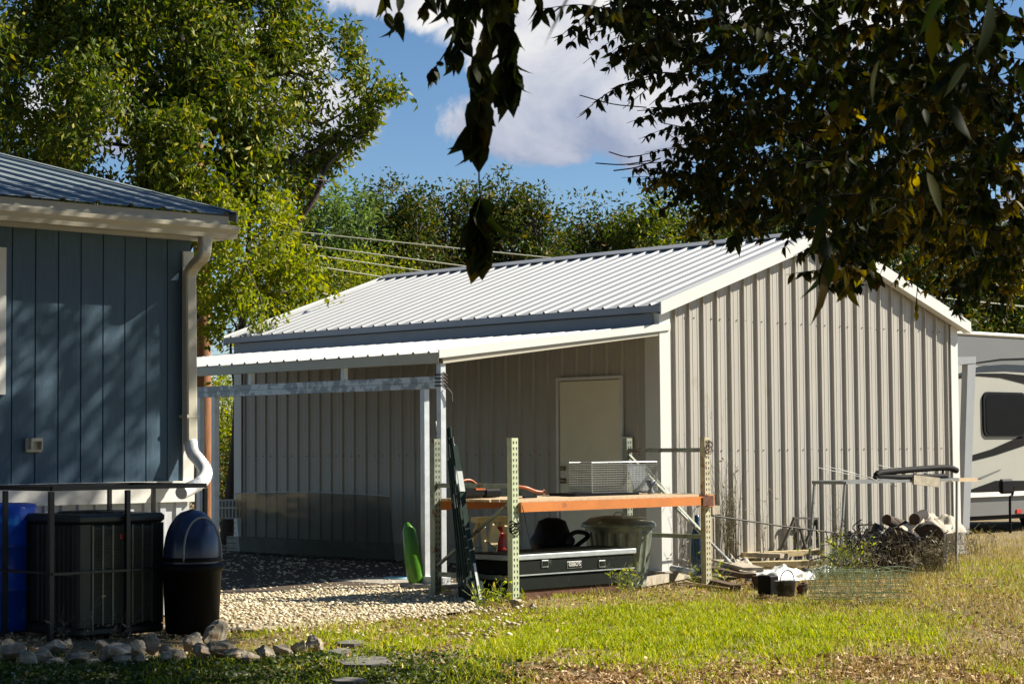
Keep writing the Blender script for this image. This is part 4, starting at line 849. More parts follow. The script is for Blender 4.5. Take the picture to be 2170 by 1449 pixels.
def crumple(c, sx, sy, sz, m, name, label, cat, seed=1, n=18, fl=.5, sub=0, ax=None):
    rg = np.random.default_rng(seed); vs = []; fs = []; ax = ax or (UX, VX, ZX)
    ph = rg.random(12)*6.28
    for i in range(n+1):
        for j in range(n+1):
            x = i/n*2-1; y = j/n*2-1; rr_ = max(abs(x), abs(y)); z = (1-rr_**2)**fl if rr_ < 1 else 0
            z = z*(.75+.22*math.sin(5*x+ph[0])*math.sin(4*y+ph[1])+.12*math.sin(11*x+ph[2]+3*y)+.08*math.sin(13*y+ph[3]-5*x))
            e = 1+.12*math.sin(5*math.atan2(y, x)+ph[4])+.08*math.sin(9*math.atan2(y, x)+ph[5])
            vs.append(np.asarray(c)+ax[0]*x*sx*e/2+ax[1]*y*sy*e/2+ax[2]*(z*sz))
    fs = [(i*(n+1)+j, (i+1)*(n+1)+j, (i+1)*(n+1)+j+1, i*(n+1)+j+1) for i in range(n) for j in range(n)]
    mb = MB(); mb.add(vs, fs, 0, True); o = mb.build(name, m, base=c); tag(o, label, cat); return o
crumple(G(1650, 1228, .03), .62, .4, .14, M['white_sheet'], 'white_sheeting', 'crumpled white sheeting printed with dark marks lying over the boards', 'sheeting', 3)
crumple(G(1752, 1211, .03), .38, .16, .07, M['white_sheet'], 'white_sheeting', 'small white crumpled strip right of the yellow boards', 'sheeting', 5)
crumple(G(1556, 1216, .03), .30, .26, .20, M['cream_cloth'], 'burlap_sack', 'tan collapsed sack at the foot of the leaning pipe', 'sack', 8)
crumple(G(1838, 1200, .0), .72, .5, .46, M['black_cloth'], 'black_tarp', 'crumpled black tarp heaped left of the log pile in weeds', 'tarp', 9, 22)
crumple(G(1715, 1222, .02), .30, .3, .10, M['black_cloth'], 'black_tarp', 'small black plastic heap at the right end of the board pile', 'tarp', 12)
# bucket
bk = thing('metal_bucket', G(1665, 1266), 'small dark grey bucket with thin handle standing in grass before the white sheeting', 'bucket')
mb = MB(); ax3 = (UX, VX, ZX); c = G(1665, 1262); mb.lathe(c, [(0, .0), (.075, .0), (.098, .13), (.103, .134), (.095, .134), (.07, .02), (0, .02)], 22); mb.build('pail', mat('dented_dark_pail', (.10, .105, .11), .5, .2, .4, 14, dirt=((.02, .02, .02), 12, .5)), bk)
mb = MB(); mb.tube([c+ZX*.128+UX*.10*math.cos(t)+ZX*.10*math.sin(t)-VX*.02 for t in np.linspace(0, math.pi, 12)], .005, 5); mb.build('handle', M['black_plastic'], bk)
mb = MB(); c = G(1643, 1262)
mb.lbox(*(lambda q: (q[0]+.05, q[0]+.18, q[1]+.1, q[1]+.25))(loc(c)), 0, .17, bev=.01); tag(mb.build('black_box', M['black_plastic']), 'black plastic box tucked behind the grey bucket', 'box')

def rock(c, sx, sy, sz, m, seed, name='rock', label=None, cat='rock', group=None, an=0.):
    rg = np.random.default_rng(seed); bm = bmesh.new(); bmesh.ops.create_icosphere(bm, subdivisions=3, radius=1)
    pl = [(v/np.linalg.norm(v), .45+.35*rg.random()) for v in rg.normal(size=(15, 3))]; ph = rg.random(6)*6
    for v in bm.verts:
        p = np.array(v.co)
        for nrm, d in pl:
            t_ = p@nrm
            if t_ > d: p = p-nrm*(t_-d)*.9
        p = p*(1+.07*math.sin(6*p[0]+ph[0])*math.sin(7*p[1]+ph[1])+.05*math.sin(13*p[2]+ph[2]+5*p[0])+.03*math.sin(21*p[1]+ph[3]-17*p[0]))
        v.co = Vector(p)
    me = bpy.data.meshes.new(name); rt = Matrix.Rotation(an, 4, 'Z')@Matrix.Diagonal((sx/2, sy/2, sz/2, 1)); bm.transform(rt); bm.to_mesh(me); bm.free(); me.materials.append(m)
    o = bpy.data.objects.new(name, me); col.objects.link(o); o.location = Vector(c)+Vector((0, 0, sz*.24)); tag(o, label, cat, group); return o
rock(G(1700, 1256), .16, .14, .17, M['rust'], 77, 'tree_stump_piece', 'round rusty brown lump in grass left of the wire roll', 'stump piece')
# wire roll
wr = MB(); P0 = G(1718, 1238, .16); P1 = G(1918, 1236, .16); axv = (P1-P0); ln = np.linalg.norm(axv); axv /= ln; s1 = np.cross(axv, ZX); 
for lay, rr_ in enumerate((.165, .135, .10)):
    for j in range(15):
        t = 2*math.pi*j/15+lay*.13; off = (s1*math.cos(t)+ZX*math.sin(t)*.85)*rr_; e0 = R.uniform(-.06, .05); e1 = R.uniform(-.1, .08)
        pts = [P0+axv*(e0+(ln+e1-e0)*k/8)+off*(1+R.uniform(-.14, .14)) for k in range(9)]; wr.tube(pts, .0022, 3, cap=False)
    for k in range(10):
        c = P0+axv*ln*(k+R.uniform(-.3, .3))/9; wr.tube([c+axv*.03*math.sin(t+k)+(s1*math.cos(t)+ZX*math.sin(t)*.85)*rr_*(1+.08*math.sin(3*t+k)) for t in np.linspace(0, 6.283, 17)], .0022, 3, cap=False)
tag(wr.build('wire_fencing_roll', M['wire_green']), 'loose roll of green wire fencing lying in grass before the log pile', 'wire roll')
# long thin rod
mb = MB(); mb.tube([WB(1497, 1090, -.35), WB(1640, 1112, -.22), WB(1812, 1134, -.3)], .009, 6); tag(mb.build('steel_rod', M['wire_dark']), 'long thin dark rod running level from the rack end across the gable wall', 'rod')
mb = MB(); mb.box(WB(1512, 1080, -.38), (.12, .08, .09)); mb.tube([WB(1512, 1098, -.38), L(*loc(WB(1512, 1098, -.38))[:2], 0)], .013, 8); tag(mb.build('mailbox_stub', M['wood_grey']), 'small weathered box on a stake at the left end of the thin rod', 'box')
# dark A-shaped bars standing in for a cast shadow on the wall
af = thing('a_frame_shadow', WB(1690, 1180, -.12), 'dark A-shaped bars imitating a cast shadow on the gable wall', 'shadow bars')
def wbar(x0, y0, x1, y1, b, w=.035, n='leg', m='wire_dark'): mb = MB(); mb.bar(WB(x0, y0, b), WB(x1, y1, b), w, .02); mb.build(n, M[m], af)  # these bars stand in for the cast shadow
wbar(1681, 1097, 1733, 1098, -.10, .03, 'shadow_top_bar'); wbar(1683, 1099, 1645, 1188, -.11); wbar(1683, 1099, 1687, 1190, -.085); wbar(1731, 1100, 1733, 1160, -.11); wbar(1728, 1102, 1690, 1190, -.085); wbar(1696, 1120, 1714, 1186, -.13, .03)

# ------------------------------------------------------------------ steel table by the gable with rails and boards
tbB = -1.25
TBL = thing('steel_table', WB(1900, 1150, tbB), 'low galvanised steel table frame standing before the right of the gable wall', 'table')
(tA0, tH0), (tA1, tH1) = PB(1790, 1009, tbB), PB(2030, 1028, tbB)
TH_ = (tH0+tH1)/2
mb = MB(); mb.bar(L(tA0, tbB, TH_), L(tA1, tbB, TH_), .032, .03); mb.bar(L(tA0, tbB+.42, TH_), L(tA1, tbB+.42, TH_), .04, .035); mb.bar(L(tA0, tbB, TH_), L(tA0, tbB+.42, TH_), .035, .035); mb.bar(L(tA1, tbB, TH_), L(tA1, tbB+.42, TH_), .035, .035); mb.build('top_frame', M['table_steel'], TBL)
for (x, y) in ((tA0, tbB), (tA0+.02, tbB+.42), (tA1-.02, tbB), (tA1, tbB+.42)): mb = MB(); mb.bar(L(x, y, TH_-.02), L(x-.12*(1 if x < 3 else .3), y, 0), .022, .022); mb.build('leg', M['table_steel'], TBL)
fold = thing('folded_black_stand', WB(1940, 1008, tbB), 'folded black metal stand lying on top of the steel table', 'stand')
zt = TH_+.02
aa, _ = PB(1862, 1010, tbB); ab, _ = PB(2012, 1003, tbB); ac_, _ = PB(2035, 1003, tbB)
mb = MB(); mb.tube(smooth_path([L(aa+.02, tbB+.05, zt+.045), L(aa+.12, tbB+.05, zt+.075), L((aa+ab)/2, tbB+.05, zt+.10), L(ab, tbB+.05, zt+.115), L(ac_, tbB+.05, zt+.08)], 5), .036, 8, sq=1); mb.build('upper_rail', M['matt_black'], fold)
mb = MB(); mb.tube([L(aa, tbB+.05, zt+.02), L(aa+.02, tbB+.05, zt+.045), L(aa+.5, tbB+.05, zt+.02), L(ab, tbB+.05, zt+.02)], .03, 8); mb.bar(L(ab-.05, tbB+.05, zt+.1), L(ab-.07, tbB+.05, zt), .02); mb.build('lower_rail', M['matt_black'], fold)
board(WB(1935, 1016, tbB-.03), WB(1990, 1022, tbB-.03), .02, .07, M['wood_grey'], 'wood_plank', 'short brown plank clamped at the front edge of the steel table', h=0)
board(WB(1985, 1018, tbB+.1), WB(2070, 1018, tbB+.1), .02, .03, M['wood_pale'], 'wood_plank', 'pale batten poking out past the right end of the steel table', h=.01)
for k, (x0_, y0_, x1_, y1_) in enumerate(((1730, 990, 1850, 1016), (1748, 987, 1872, 1019), (1775, 992, 1900, 1030), (1860, 985, 1940, 1002), (1850, 993, 1910, 1008), (1900, 988, 1975, 1004))):
    mb = MB(); mb.tube([WB(x0_, y0_, tbB+.1+.05*k), WB(x1_, y1_, tbB+.1+.05*k)], .0035, 5)
    tag(mb.build('aerial_rod', M['wire']), ['longest thin metal rod poking out left over the steel table', 'thin metal rod second from the left over the steel table', 'lowest thin metal rod crossing the left end of the steel table', 'upper thin rod above the folded black stand', 'short thin rod at the left tip of the folded black stand', 'rightmost thin rod above the folded black stand'][k], 'rod', 'thin rods resting on the steel table')

# ------------------------------------------------------------------ logs
def logm(p, q, r, label, m='bark_black', cut='wood_brown', name='log', seed=0):
    rg = random.Random(seed); t = thing(name, (np.array(p)+np.array(q))/2*np.array([1, 1, 0]), label, 'log', 'logs stacked at the right of the gable')
    p = np.array(p); q = np.array(q); pts = [p+(q-p)*k/6+np.array([rg.uniform(-.01, .01) for _ in range(3)]) for k in range(7)]
    mb = MB(); mb.tube(pts, [r*rg.uniform(.92, 1.05) for _ in pts], 14, cap=False); mb.build('bark', M[m], t)
    d = (q-p)/np.linalg.norm(q-p); s_ = np.cross(d, ZX); s_ /= np.linalg.norm(s_); u_ = np.cross(s_, d)
    for c in (pts[0]-d*.002, pts[-1]+d*.002): mb = MB(); mb.add([c+(s_*math.cos(a)+u_*math.sin(a))*r*.95 for a in np.linspace(0, 2*math.pi, 15)[:-1]], [tuple(range(14))]); mb.build('cut_face', M[cut], t)
lb = -1.45
logs = [((1880, 1190), (1960, 1185), .15, 'big dark log lying lowest at the left of the log pile'), ((1945, 1180), (1995, 1172), .17, 'thick black log round at the lower right of the pile'),
        ((1900, 1155), (1965, 1150), .14, 'dark log in the middle row of the pile'), ((1955, 1140), (1985, 1136), .14, 'dark rounded log end above the thick black round'), ((1885, 1140), (1925, 1128), .10, 'thin dark log under the split white log')]
for k, ((x0_, y0_), (x1_, y1_), r, lbl) in enumerate(logs):
    c0 = WB(x0_, y0_, lb); c1 = WB(x1_, y1_, lb+.5); logm(c0-VX*.1, c1+VX*.15, r*1.22, lbl, seed=k)
logm(WB(1905, 1128, lb-.02), WB(1950, 1102, lb+.15), .052, 'split white-faced log lying slanted on top of the pile', 'cut_wood', 'wood_brown', seed=11)
logm(WB(1938, 1100, lb-.05), WB(1958, 1090, lb+.4), .062, 'small dark round log end at the top of the pile', seed=12)
logm(WB(1880, 1101, lb), WB(1930, 1118, lb+.2), .055, 'dark mossy log sticking up at the left top of the pile', 'bark', seed=13)
crumple(WB(1975, 1128, -.8), .72, .5, .24, M['cream_cloth'], 'cream_tarp', 'cream tarp draped over the right top of the log pile', 'tarp', 21, 22, .6)
brush = MB()
for k in range(230):
    c = WB(R.gauss(1875, 52), R.uniform(1128, 1205), R.uniform(-1.9, -1.0)); c[2] = max(.03, c[2]); d = UX*R.gauss(0, .14)+VX*R.gauss(0, .10)+ZX*R.gauss(0, .07)
    J = lambda q: np.array([R.gauss(0, q), R.gauss(0, q), R.gauss(0, q)]); pts = smooth_path([c-d, c-d*.4+J(.04), c+d*.3+J(.05), c+d+J(.03)], 4); pts = [p*np.array([1, 1, 0])+ZX*max(.01, p[2]) for p in pts]; brush.tube(pts, R.uniform(.002, .008), 5, cap=False)
tag(brush.build('brush_heap', M['bark_black'], base=G(1885, 1205)), 'tangle of dark dead twigs spread over and before the log pile', 'brush')
crumple(WB(2012, 1122, -.6), .18, .2, .09, mat('cobalt_fabric', (.01, .02, .32), .5), 'blue_bag', 'small cobalt blue bag at the right end of the cream tarp', 'bag', 22, 10)
mb = MB(); q = loc(WB(2036, 1128, -.3)); mb.lbox(q[0]-.11, q[0]+.11, q[1], q[1]+.2, 0, q[2]+.06, bev=.008); tag(mb.build('concrete_block', M['concrete']), 'grey concrete block at the foot of the grey steel post', 'block')

# ------------------------------------------------------------------ camper and grey post
va = thing('camper_trailer', G(2150, 1128), 'cream and grey camper trailer with dark swoosh stripes and black rounded window', 'camper')
rb = loc(G(2100, 1128))[1]
a0, zt_ = PB(2020, 700, rb); a0 -= .8; a1 = a0+6.5; _, zb = PB(2100, 1052, rb); _, zs = PB(2100, 1092, rb)
mb = MB(); mb.lbox(a0, a1, rb, rb+2.4, zb, zt_-.06, bev=.03); rvb = mb.build('body', M['rv_cream'], va)
mb = MB(); mb.lbox(a0-.02, a1+.02, rb-.03, rb+2.43, zt_-.059, zt_, bev=.02); mb.build('roof_edge', M['rv_white'], va)
mb = MB(); mb.lbox(a0+.05, a1-.05, rb+.03, rb+2.3, zs, zb-.001); mb.build('skirt', M['rv_grey'], va)
mb = MB(); mb.lbox(a0, a1, rb-.02, rb-.001, zb+.0, zb+.07); mb.build('rub_rail', M['rv_white'], va)
_, zg = PB(2100, 775, rb); mb = MB(); mb.lbox(a0+.03, a1-.03, rb-.004, rb-.001, zg, zt_-.08); mb.build('upper_panel', M['rv_grey'], rvb)
def decal(pts, m, n, off=.008):
    mb = MB(); mb.prism([WB(x, y, rb-off) for x, y in pts], VX*.003); mb.build(n, M[m], rvb)
decal([(2030, 792), (2075, 776), (2130, 772), (2230, 776), (2230, 792), (2130, 786), (2075, 788), (2030, 798)], 'rv_slate', 'stripe')
decal([(2065, 768), (2120, 760), (2230, 756), (2230, 761), (2120, 764), (2065, 771)], 'rv_dark', 'stripe')
decal([(2030, 797), (2075, 791), (2130, 791), (2230, 800), (2230, 835), (2168, 812), (2120, 800), (2068, 796), (2030, 802)], 'rv_dark', 'stripe')
decal([(2054, 966), (2100, 952), (2170, 921), (2260, 880), (2260, 905), (2170, 944), (2110, 964), (2054, 978)], 'rv_dark', 'stripe')
decal([(2068, 1014), (2122, 993), (2120, 996), (2080, 1014)], 'rv_grey', 'stripe')
decal([(2054, 1038), (2110, 1018), (2260, 1018), (2260, 1045), (2054, 1043)], 'rv_dark', 'stripe')
wp = []
(wa0, wz0), (wa1, wz1) = PB(2082, 925, rb), PB(2171, 832, rb); rc = .12
for (cx, cz, t0_) in ((wa1-rc, wz1-rc, 0), (wa0+rc, wz1-rc, 90), (wa0+rc, wz0+rc, 180), (wa1-rc, wz0+rc, 270)):
    for k in range(6): t = math.radians(t0_+k*18); wp.append((cx+rc*math.cos(t), cz+rc*math.sin(t)))
mb = MB(); mb.prism([L(x, rb-.03, z) for x, z in wp], VX*.028); wd_ = mb.build('window', M['black_plastic'], rvb)
cx, cz = (wa0+wa1)/2, (wz0+wz1)/2; mb = MB(); mb.prism([L(cx+(x-cx)*.9, rb-.036, cz+(z-cz)*.9) for x, z in wp], VX*.004); mb.build('pane', M['dark_glass'], wd_)
mb = MB(); mb.lbox(a0+.3, a1-.3, rb+.2, rb+2.2, .18, zs-.001); mb.build('chassis', M['black_plastic'], va)
for k in (0, 1):
    mb = MB(); c = L(a0+3.3+k*.8, rb+.15, .36); mb.lathe(c, [(0, -.02), (.2, -.02), (.33, 0), (.36, .03), (.36, .18), (.33, .2), (0, .2)], 28, (UX, ZX, VX)); mb.build('wheel', M['black_plastic'], va)
q, hq = PB(2161, 1083, rb); mb = MB(); mb.lbox(q-.06, q+.08, rb+.012, rb+.029, hq-.03, hq+.03); mb.build('tail_light', M['red_lens'], va)
qa, qh = PB(2132, 1030, rb-.35); q0 = L(qa, rb-.35, 0)
ch = thing('folding_seat', q0, 'black padded seat on a pole standing before the camper skirt', 'seat')
mb = MB(); mb.box(L(qa, rb-.35, qh), (.34, .08, .22), bev=.03); mb.build('pad', M['black_plastic'], ch)
mb = MB(); mb.tube(smooth_path([L(qa+.25, rb-.33, qh-.02), L(qa+.18, rb-.33, qh-.15), L(qa+.13, rb-.33, .5), L(qa+.12, rb-.33, .0)], 5), .02, 8); mb.build('pole', M['black_plastic'], ch)
pa = loc(G(2046, 1136)); pb_ = pa[1]
gpst = thing('grey_steel_post', G(2046, 1136), 'grey steel post with a short top bracket between the shed corner and the camper', 'post')
mb = MB(); mb.prism([WB(2040, 1130, pb_), WB(2054, 1130, pb_), WB(2068, 770, pb_), WB(2051, 770, pb_)], VX*.10); mb.build('column', M['grey_paint'], gpst)
mb = MB(); mb.prism([WB(2010, 775, pb_-.01), WB(2068.5, 769, pb_-.01), WB(2068.5, 755, pb_-.01), WB(2010, 757, pb_-.01)], VX*.12); mb.build('bracket', M['grey_paint'], gpst)

# ------------------------------------------------------------------ utility pole and wires
pc = PY(430, 800, 31.5); pp = thing('utility_pole', (pc[0], pc[1], 0), 'brown wooden utility pole rising into the big left tree', 'utility pole')
tp_ = PY(405, 60, 31.5)
mb = MB(); mb.tube([np.array([pc[0]+.02, pc[1], -.1]), pc, PY(428, 600, 31.5), tp_, tp_+np.array([-.02, 0, 1.2])], [.16, .13, .12, .10, .09], 14); mb.build('shaft', M['pole'], pp)
for k, (ya, x1_, y1_) in enumerate(((516, 1000, 566), (532, 900, 575), (552, 830, 590), (585, 760, 640), (480, 1300, 560))):
    a_ = PY(600 if k < 3 else 520, ya if k < 4 else 500, 31); s_ = PY(428, ya-26, 31.5) if k < 4 else PY(420, 470, 31.5); e_ = PY(x1_, y1_, 33)
    e2 = s_+(e_-s_)*2.4; pts = [s_+(e2-s_)*t+ZX*(-.9*t*(1-t)*0) for t in np.linspace(0, 1, 10)]
    mb = MB(); mb.tube(pts, .010, 5); w_ = mb.build('power_line', M['insul'])
    tag(w_, ['topmost pale power line running from the pole over the shed ridge', 'second pale power line from the top behind the shed roof', 'third pale power line from the top behind the shed roof', 'lowest sagging wire crossing the yellow-green leaves near the pole', 'highest thin wire vanishing behind the tree line'][k], 'power line', 'power lines strung from the utility pole')

# ------------------------------------------------------------------ trees
def ellip_pts(n, c, r, shell=.55):
    d = NR.normal(size=(n, 3)); d /= np.linalg.norm(d, axis=1)[:, None]; rad = (shell+(1-shell)*NR.random(n))**(1/2.)
    return np.asarray(c)+d*rad[:, None]*np.asarray(r)
_vr = np.random.default_rng(5); _VD = _vr.normal(size=(9, 3)); _VD /= np.linalg.norm(_VD, axis=1)[:, None]; _VP = _vr.random(9)*6.28
def noise3(P, fr):
    v = 0
    for k in range(9): v = v+np.sin(P@_VD[k]*fr*(1+.22*k)+_VP[k]+1.5*np.sin(P@_VD[(k+3) % 9]*fr*.6))/(1+.12*k)
    return v/3.2
def crown(blobs, per, cl_r, nleaf, l0, l1, wr=.42, down=.5, tilt=.8, elong=1., void=None):
    """blobs: (centre, radii, weight). clusters of leaves about twig points, thinned by a 3-D pattern of gaps"""
    PP = []
    for c, r, wgt in blobs:
        k = max(3, int(per*wgt)); cc = ellip_pts(k, c, r); cm = min(cl_r, .55*float(np.min(r))+.06)
        cr = cm*(.5+NR.random(k)); m_ = (nleaf*(cr/cl_r)**2).astype(int)+3
        idx = np.repeat(np.arange(k), m_); q = np.clip(NR.normal(size=(len(idx), 3)), -1.5, 1.5)*.5; q[:, 2] *= elong
        PP.append(cc[idx]+q*cr[idx][:, None])
        if void: q = PP[-1]; PP[-1] = q[noise3(q, void[0]) > void[1]*(1 if wgt > .7 else -1.2)+.25*NR.normal(size=len(q))]
    P = np.concatenate(PP)
    return leafcards(P, l0, l1, wr, tilt, down)
def limbs(mb, base, top, targets, r0, n=7):
    base = np.array(base, float); top = np.array(top, float); mb.tube([base, base+(top-base)*.3+np.array([.05, 0, 0]), base+(top-base)*.65, top], [r0, r0*.85, r0*.6, r0*.25], 10)
    for t in targets:
        t = np.array(t, float); s = R.uniform(.35, .85); st = base+(top-base)*s; md = (st+t)/2+np.array([R.uniform(-.3, .3), R.uniform(-.3, .3), R.uniform(.0, .5)])
        t = st+(t-st)*.9; rr = min(r0*.36*(1-s*.5), .015+.013*np.linalg.norm(t-st)); m2 = (md+t)/2+np.array([R.uniform(-.2, .2), R.uniform(-.2, .2), R.uniform(-.2, .25)]); mb.tube(smooth_path([st, md, m2, t], 4), [rr*(1-.93*i/12) for i in range(13)], 6)
        for k in range(3):
            p_ = md+(t-md)*R.uniform(.2, .9); e = p_+np.array([R.uniform(-1, 1), R.uniform(-1, 1), R.uniform(-.4, .6)])*.55; mb.tube(smooth_path([p_, (p_+e)/2+np.array([R.uniform(-.15, .15), 0, R.uniform(-.1, .2)]), e], 4), [rr*.22*(1-.9*i/8) for i in range(9)], 5)
def tree(name, label, cat, base, top, blobs, r0, leafm, bark='bark', group=None, **kw):
    t = thing(name, base, label, cat, group); mb = MB(); limbs(mb, base, top, [b[0] for b in blobs], r0); mb.build('trunk', M[bark], t)
    V, f = crown(blobs, **kw); link('crown', V, f, leafm, t); return t
def blob(px, py, rx, ry, Y, w=1., ry_d=None):
    s = Y/F; return (PY(px, py, Y), np.array([rx*s, (ry_d if ry_d else (rx+ry)/2*s), ry*s]), w)
# big left tree behind the house
Yl = 30
B = [blob(40, 130, 190, 200, Yl, 2.6), blob(230, 40, 200, 150, Yl+.5, 2.2), blob(200, 280, 190, 140, Yl-1.5, 2.3), blob(400, 110, 160, 160, Yl, 2.3), blob(370, 330, 150, 110, Yl-1.5, 1.8), blob(480, 250, 130, 110, Yl-.5, 1.5),
     blob(560, 90, 120, 120, Yl+.5, 1.4), blob(640, 160, 100, 70, Yl+.5, .69), blob(700, 90, 90, 42, Yl+.3, .6), blob(740, 140, 80, 34, Yl+.3, .6), blob(800, 190, 60, 26, Yl+.3, .5), blob(700, 250, 100, 36, Yl+.5, .69), blob(750, 295, 50, 22, Yl+.6, .45), blob(690, 335, 55, 40, Yl+.8, .5), blob(600, 300, 55, 30, Yl+.5, .25), blob(850, 205, 34, 12, Yl+.3, .3), blob(770, 240, 40, 22, Yl+.3, .3), blob(660, 380, 40, 40, Yl+.8, .4),
     blob(520, 380, 110, 80, Yl, 1.1), blob(600, 400, 60, 70, Yl+.5, .6), blob(300, -120, 420, 130, Yl+1, 3.2), blob(-150, 200, 200, 260, Yl, 2), blob(100, 400, 160, 80, Yl-1, 1.0)]
tree('big_shade_tree', 'big olive green tree filling the upper left behind the blue house', 'tree', (PY(330, 900, Yl)[0], Yl, 0), PY(380, 60, Yl), B, .32, M['leaf_left'], per=34, cl_r=.45, nleaf=230, l0=.08, l1=.155, down=.9, wr=.40, void=(2.6, .06))
# yellow-green vines below and around the pole
Yv = 28.2
B = [blob(520, 480, 90, 70, Yv, 1.1), blob(500, 570, 90, 80, Yv, 1.2), blob(570, 560, 80, 80, Yv+.3, 1.1), blob(480, 640, 60, 70, Yv, .9), blob(620, 620, 60, 45, Yv+1.5, .6), blob(530, 680, 60, 40, Yv, .5), blob(600, 480, 50, 60, Yv+1, .5), blob(455, 730, 40, 60, Yv+.6, .5)]
tree('vine_covered_tree', 'yellow-green leafy tree hanging over the far left end of the shed roof', 'tree', (PY(500, 900, Yv)[0]-.2, Yv+.4, 0), PY(530, 470, Yv+.3), B, .10, M['leaf_yellow'], per=34, cl_r=.38, nleaf=100, l0=.065, l1=.13, down=.8, void=(3.4, -.05))
B = [blob(555, 660, 26, 40, 26.6, .25), blob(565, 705, 10, 22, 26.4, .08), blob(600, 672, 18, 18, 26.6, .1), blob(700, 632, 22, 8, 27.3, .06)]
t = thing('hanging_vine', (PY(555, 700, 26.6)[0], 26.6, 0), 'leafy vine tips trailing over the left end of the white shed roof', 'vine'); V, f = crown(B, 44, .16, 16, .05, .11, down=.9); link('leaves', V, f, M['leaf_yellow'], t)
mb = MB(); mb.tube(smooth_path([PY(520, 560, 27.6), PY(548, 620, 27), PY(560, 670, 26.6), PY(566, 715, 26.4)], 5), .008, 5); mb.build('stem', M['bark'], t)
# bushes seen beneath the lean-to
def bush(label, px, py, rx, ry, Y, lm, n=40, w=1., l0=.05, l1=.10, group='bushes beyond the shed'):
    c = PY(px, py, Y); t = thing('bush', (c[0], c[1], 0), label, 'bush', group); s = Y/F
    bl = [(c, np.array([rx*s, 1.0, ry*s]), w), (c+np.array([.3*rx*s, .3, -.4*ry*s]), np.array([rx*s*.8, .8, ry*s*.7]), w*.6)]
    V, f = crown(bl, n, .3, 26, l0, l1, down=.3); link('foliage', V, f, M[lm], t)
    mb = MB()
    for k in range(6): mb.tube([np.array([c[0]+R.uniform(-.2, .2), c[1]+R.uniform(-.2, .2), 0]), c+np.array([R.uniform(-1, 1)*rx*s*.5, R.uniform(-.4, .4), R.uniform(-.3, .5)*ry*s])], [.03, .012], 5)
    mb.build('stems', M['bark'], t)
bush('sunlit yellow-green bush seen between the far lean-to posts', 480, 880, 60, 90, 34, 'leaf_yellow', 110)
bush('darker low bush under the sunlit one beyond the far lean-to posts', 475, 1010, 70, 70, 33, 'leaf_back', 90)
bush('yellow-olive bush above the left slope of the shed roof', 760, 600, 110, 60, 37, 'leaf_yellow', 95)
bush('brown-tinged bush left of the ridge end behind the shed', 880, 560, 90, 60, 40, 'leaf_back', 80)
bush('green bush behind the left end of the shed roof', 680, 660, 110, 70, 36, 'leaf_left', 95)
# tree line beyond
LT = [(610, 420, 90, 41, 'back'), (715, 365, 90, 40, 'willow'), (805, 350, 80, 42, 'back'), (880, 385, 75, 41, 'back'), (960, 372, 80, 43, 'back'), (1055, 355, 85, 42, 'back'), (1130, 378, 62, 41, 'back'), (1215, 425, 85, 44, 'back'), (1310, 410, 85, 43, 'back'), (1370, 390, 70, 41, 'left'), (1460, 400, 90, 42, 'back'), (1580, 390, 110, 44, 'left'), (1720, 400, 120, 43, 'back'), (1870, 380, 120, 44, 'left'), (1990, 470, 100, 41, 'back'), (2110, 440, 110, 43, 'back'), (2230, 430, 110, 42, 'left')]
lbs = ['olive tree at the left end of the tree line behind the vine-covered tree', 'pale feathery tree just right of the big left tree, with bare twigs', 'tallest dark tree at the left of the tree line with a spiky top', 'rounded dark tree right of the tall spiky one', 'dark tree left of the hanging leaf strand in the tree line', 'tall spiky tree right behind the hanging leaf strand', 'pointed dark tree whose tips lean right in mid tree line', 'lower dark tree in the dip of the tree line above the ridge', 'dark green tree above the middle of the shed ridge', 'lighter green tree at the edge of the overhanging leaves', 'dark tree behind the brown leaf tips above the ridge', 'green tree hidden behind the overhanging branch left of the gable peak', 'dark tree behind the gable peak', 'green tree behind the dense overhanging foliage right of the gable peak', 'dark tree with sky gaps right of the gable above the right roof slope', 'dark tree rising above the camper roof', 'green tree at the right edge beyond the camper']
for (px, yt, rx, Y, kd), lb_ in zip(LT, lbs):
    yt += 22; s = Y/F; cy = yt+165; bl = [blob(px, cy, rx, 110, Y, 1.9), blob(px+R.uniform(-30, 30), cy+130, rx*1.05, 130, Y-.6, 1.6), blob(px+R.uniform(-20, 20), yt+75, rx*.62, 62, Y, .8)]
    for k in range(9):
        qx = px+R.uniform(-.95, .95)*rx; qy = yt+25+70*((qx-px)/rx)**2+R.uniform(-18, 34); bl.append(blob(qx, qy+14, 11, 38, Y+R.uniform(-1, 1), .30, .22))
    if px > 1600: bl.append(blob(px, cy+250, rx, 120, Y, 1.3))
    base = (PY(px, 900, Y)[0], Y, 0); tree('background_tree', lb_, 'tree', base, PY(px, yt+50, Y), bl, .2, M['leaf_'+kd], group='trees in the line beyond the shed', per=36, cl_r=.42, nleaf=100, l0=.08, l1=.15, down=-.1, elong=1.5, wr=.42, void=(3.2, -.28))

